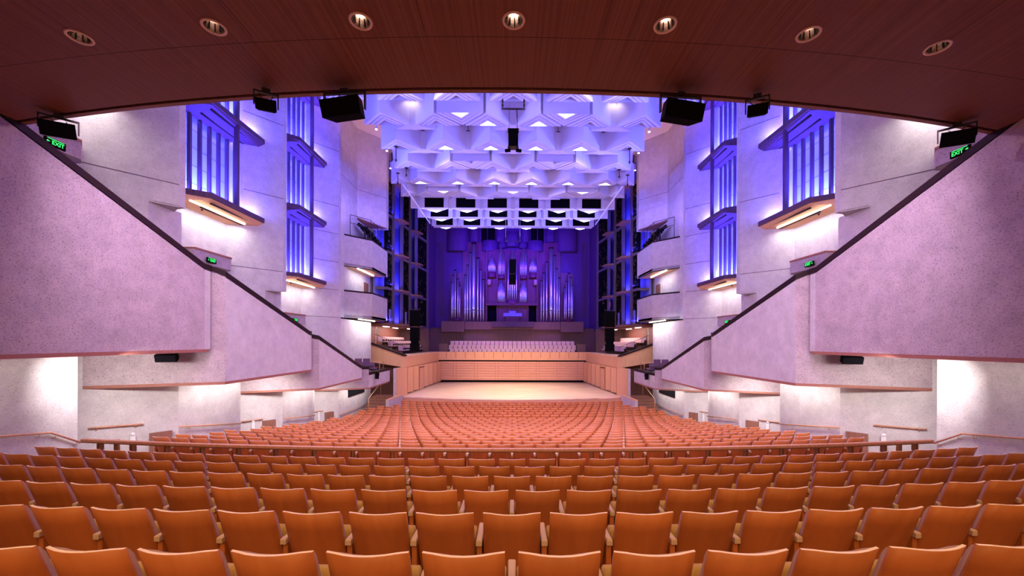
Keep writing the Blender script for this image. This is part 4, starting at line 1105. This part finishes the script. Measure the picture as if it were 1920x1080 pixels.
for s in (-1, 1):
    m = MB(); m.box((s*.22, 16.0, 7.66), (.20, .14, .11), 'black', rz=s*.3, rx=.3); m.tube([(s*.15, 16, 7.85), (s*.22, 16, 7.7)], .015, 'steel', 5)
    tag(m.build('spotlight'), 'small black spotlight under the %s corner of the centre hanging loudspeaker' % SIDE[s], 'spotlight', 'small spotlights below the hanging loudspeaker')
    # follow-spot platform on top of the upper box
    t = thing('guard_rail', 'thin black guard rail on the upper box of the %s wall' % SIDE[s], 'railing', (s*11.6, 31, 7.92), 'guard rails on the upper boxes')
    m = MB(s)
    P = [(12.2, 30.0, 9.45), (11.15, 31.35, 9.45), (11.15, 34.6, 9.45)]
    m.tube(P, .025, 'steel', 6); m.tube([(x, y, z-.6) for x, y, z in P], .02, 'steel', 6)
    for p in (P[0], P[1], (11.15, 33.0, 9.45), P[2]): m.tube([(p[0], p[1], 7.92), p], .025, 'steel', 6)
    m.build('frame', t)
    rr = random.Random(3)
    for q in range(5):
        yy = 31.7+q*.68; xx = 11.62
        t = thing('stage_lantern', '%s black stage lantern from the seats on the upper %s box' % (ordn[q], SIDE[s]), 'stage lantern', (s*xx, yy, 7.95), 'stage lanterns on the upper boxes')
        m = MB(s); zz = 8.85-q*.08
        m.tube([(xx+.5, yy-.45, zz+.28), (xx+.1, yy-.1, zz+.05), (xx-.15, yy+.2, zz-.15)], .13 if q else .15, 'black_soft', 8); m.box((xx+.1, yy, zz), (.34, .34, .30), 'black', rz=.6, rx=.3); m.build('barrel', t)
        m = MB(s); m.box((xx+.1, yy, 8.35), (.05, .36, .9), 'steel'); m.box((xx+.1, yy, 7.97), (.3, .3, .06), 'steel'); m.build('yoke', t)
        m = MB(s); m.box((xx-.18, yy+.25, zz-.2), (.26, .05, .26), 'steel', rz=.6); m.build('barn_door', t)

# ---------------------------------------------------------------- choir seats
def make_choir():
    r = thing('choir_seat', 'seat', 'choir seat')
    m = MB(); m.box((0, .12, .66), (.45, .07, .40), 'choir', rx=-.12); m.build('backrest', r, bevel=.015)
    m = MB(); m.box((0, -.08, .42), (.45, .38, .09), 'choir'); m.build('seat_pad', r, bevel=.02)
    m = MB(); m.box((.245, 0, .38), (.035, .34, .5), 'steel'); m.build('side_frame', r)
    return r
cp = make_choir(); cused = False
for i, (y, z, n) in enumerate(((42.3, -.79, 27), (43.3, -.42, 28), (44.4, .02, 28))):
    for k in range(n):
        x = (k-(n-1)/2)*.495
        lab = 'pale pink choir seat behind the stage, %s row, %s' % (('front', 'middle', 'back')[i], ordn[k]+' from the left end' if k < 14 else ordn[n-1-k]+' from the right end')
        loc = (x, y, z-.86); g = 'choir seats facing the hall below the organ'
        if not cused: cp.location = loc; cp['label'] = lab; cp['group'] = g; cused = True
        else: dup(cp, loc, 0, lab, g)
for s in (-1, 1):
    for i, (x, z) in enumerate(((9.9, -.55), (10.8, -.17), (11.7, .21))):
        for k in range(11):
            y = 35.6+k*.70
            lab = 'pale side choir seat %s of the stage, %s row up, %s from the near end' % (SIDE[s], ordn[i], ordn[k])
            dup(cp, (s*x, y, z-.86+.16), -s*math.radians(50), lab, 'side choir seats %s of the stage' % SIDE[s])
def purple(loc, rz, lab):
    r = thing('balcony_seat', lab, 'theatre seat', loc, 'purple seats at the balcony ends'); r.rotation_euler = (0, 0, rz)
    for nm, c, d in (('backrest', (0, 0, .62), (.48, .09, .5)), ('seat_pad', (0, .25, .42), (.48, .45, .1)), ('leg', (0, .2, .2), (.06, .3, .4))):
        m = MB(); m.box((c[0], c[1], c[2]), d, 'purple' if nm != 'leg' else 'steel'); o = bpy.data.objects.new(nm, m.mesh(nm)); C.objects.link(o); o.parent = r
        b = o.modifiers.new('bevel', 'BEVEL'); b.width = .03; b.segments = 2
for s in (-1, 1):
    for q in range(2, 4): purple((s*(9.75+.5*(3-q)), 26.4+.12*q, -2.05), s*.1, 'purple upholstered seat, low end of %s balcony, back row, %s from rail' % (SIDE[s], ordn[3-q]))
    for q in range(2): purple((s*(9.75+.5*(1-q)), 27.6, -2.35), s*.1, 'purple upholstered seat, low end of %s balcony, front row, %s from rail' % (SIDE[s], ordn[1-q]))
    m = MB(s); m.tube([(9.5, 28.6, -2.1), (9.5, 28.6, -1.5), (9.5, 29.4, -1.5), (9.5, 29.4, -2.1)], .02, 'brass', 6); m.tube([(9.5, 28.6, -1.5), (10.3, 28.6, -1.5), (10.3, 28.6, -2.1)], .02, 'brass', 6)
    tag(m.build('brass_rail'), 'small brass rail at the tip of the %s balcony by the stage' % SIDE[s], 'railing')
    m = MB(s); m.tube([(11.4, 33.2, .55), (8.6, 32.0, -.45), (8.6, 32.0, -1.1)], .018, 'steel', 6)
    for f in (.0, .25, .5, .75): 
        p = Vector((11.4, 33.2, .55)).lerp(Vector((8.6, 32.0, -.45)), f); m.tube([tuple(p), (p.x, p.y, p.z-.65)], .014, 'steel', 5)
    tag(m.build('sloping_rail'), 'thin sloping rail above the %s maple choir front' % SIDE[s], 'railing')
    m = MB(); x = s*7.3; m.bx(x-.45, x+.45, 42.2, 42.7, -1.4, -.25, 'dark_wall'); m.bx(x-.5, x+.5, 42.15, 42.75, -.25, -.2, 'steel')
    tag(m.build('screen_panel'), 'dark low screen at the %s end of the choir seats' % SIDE[s], 'screen')
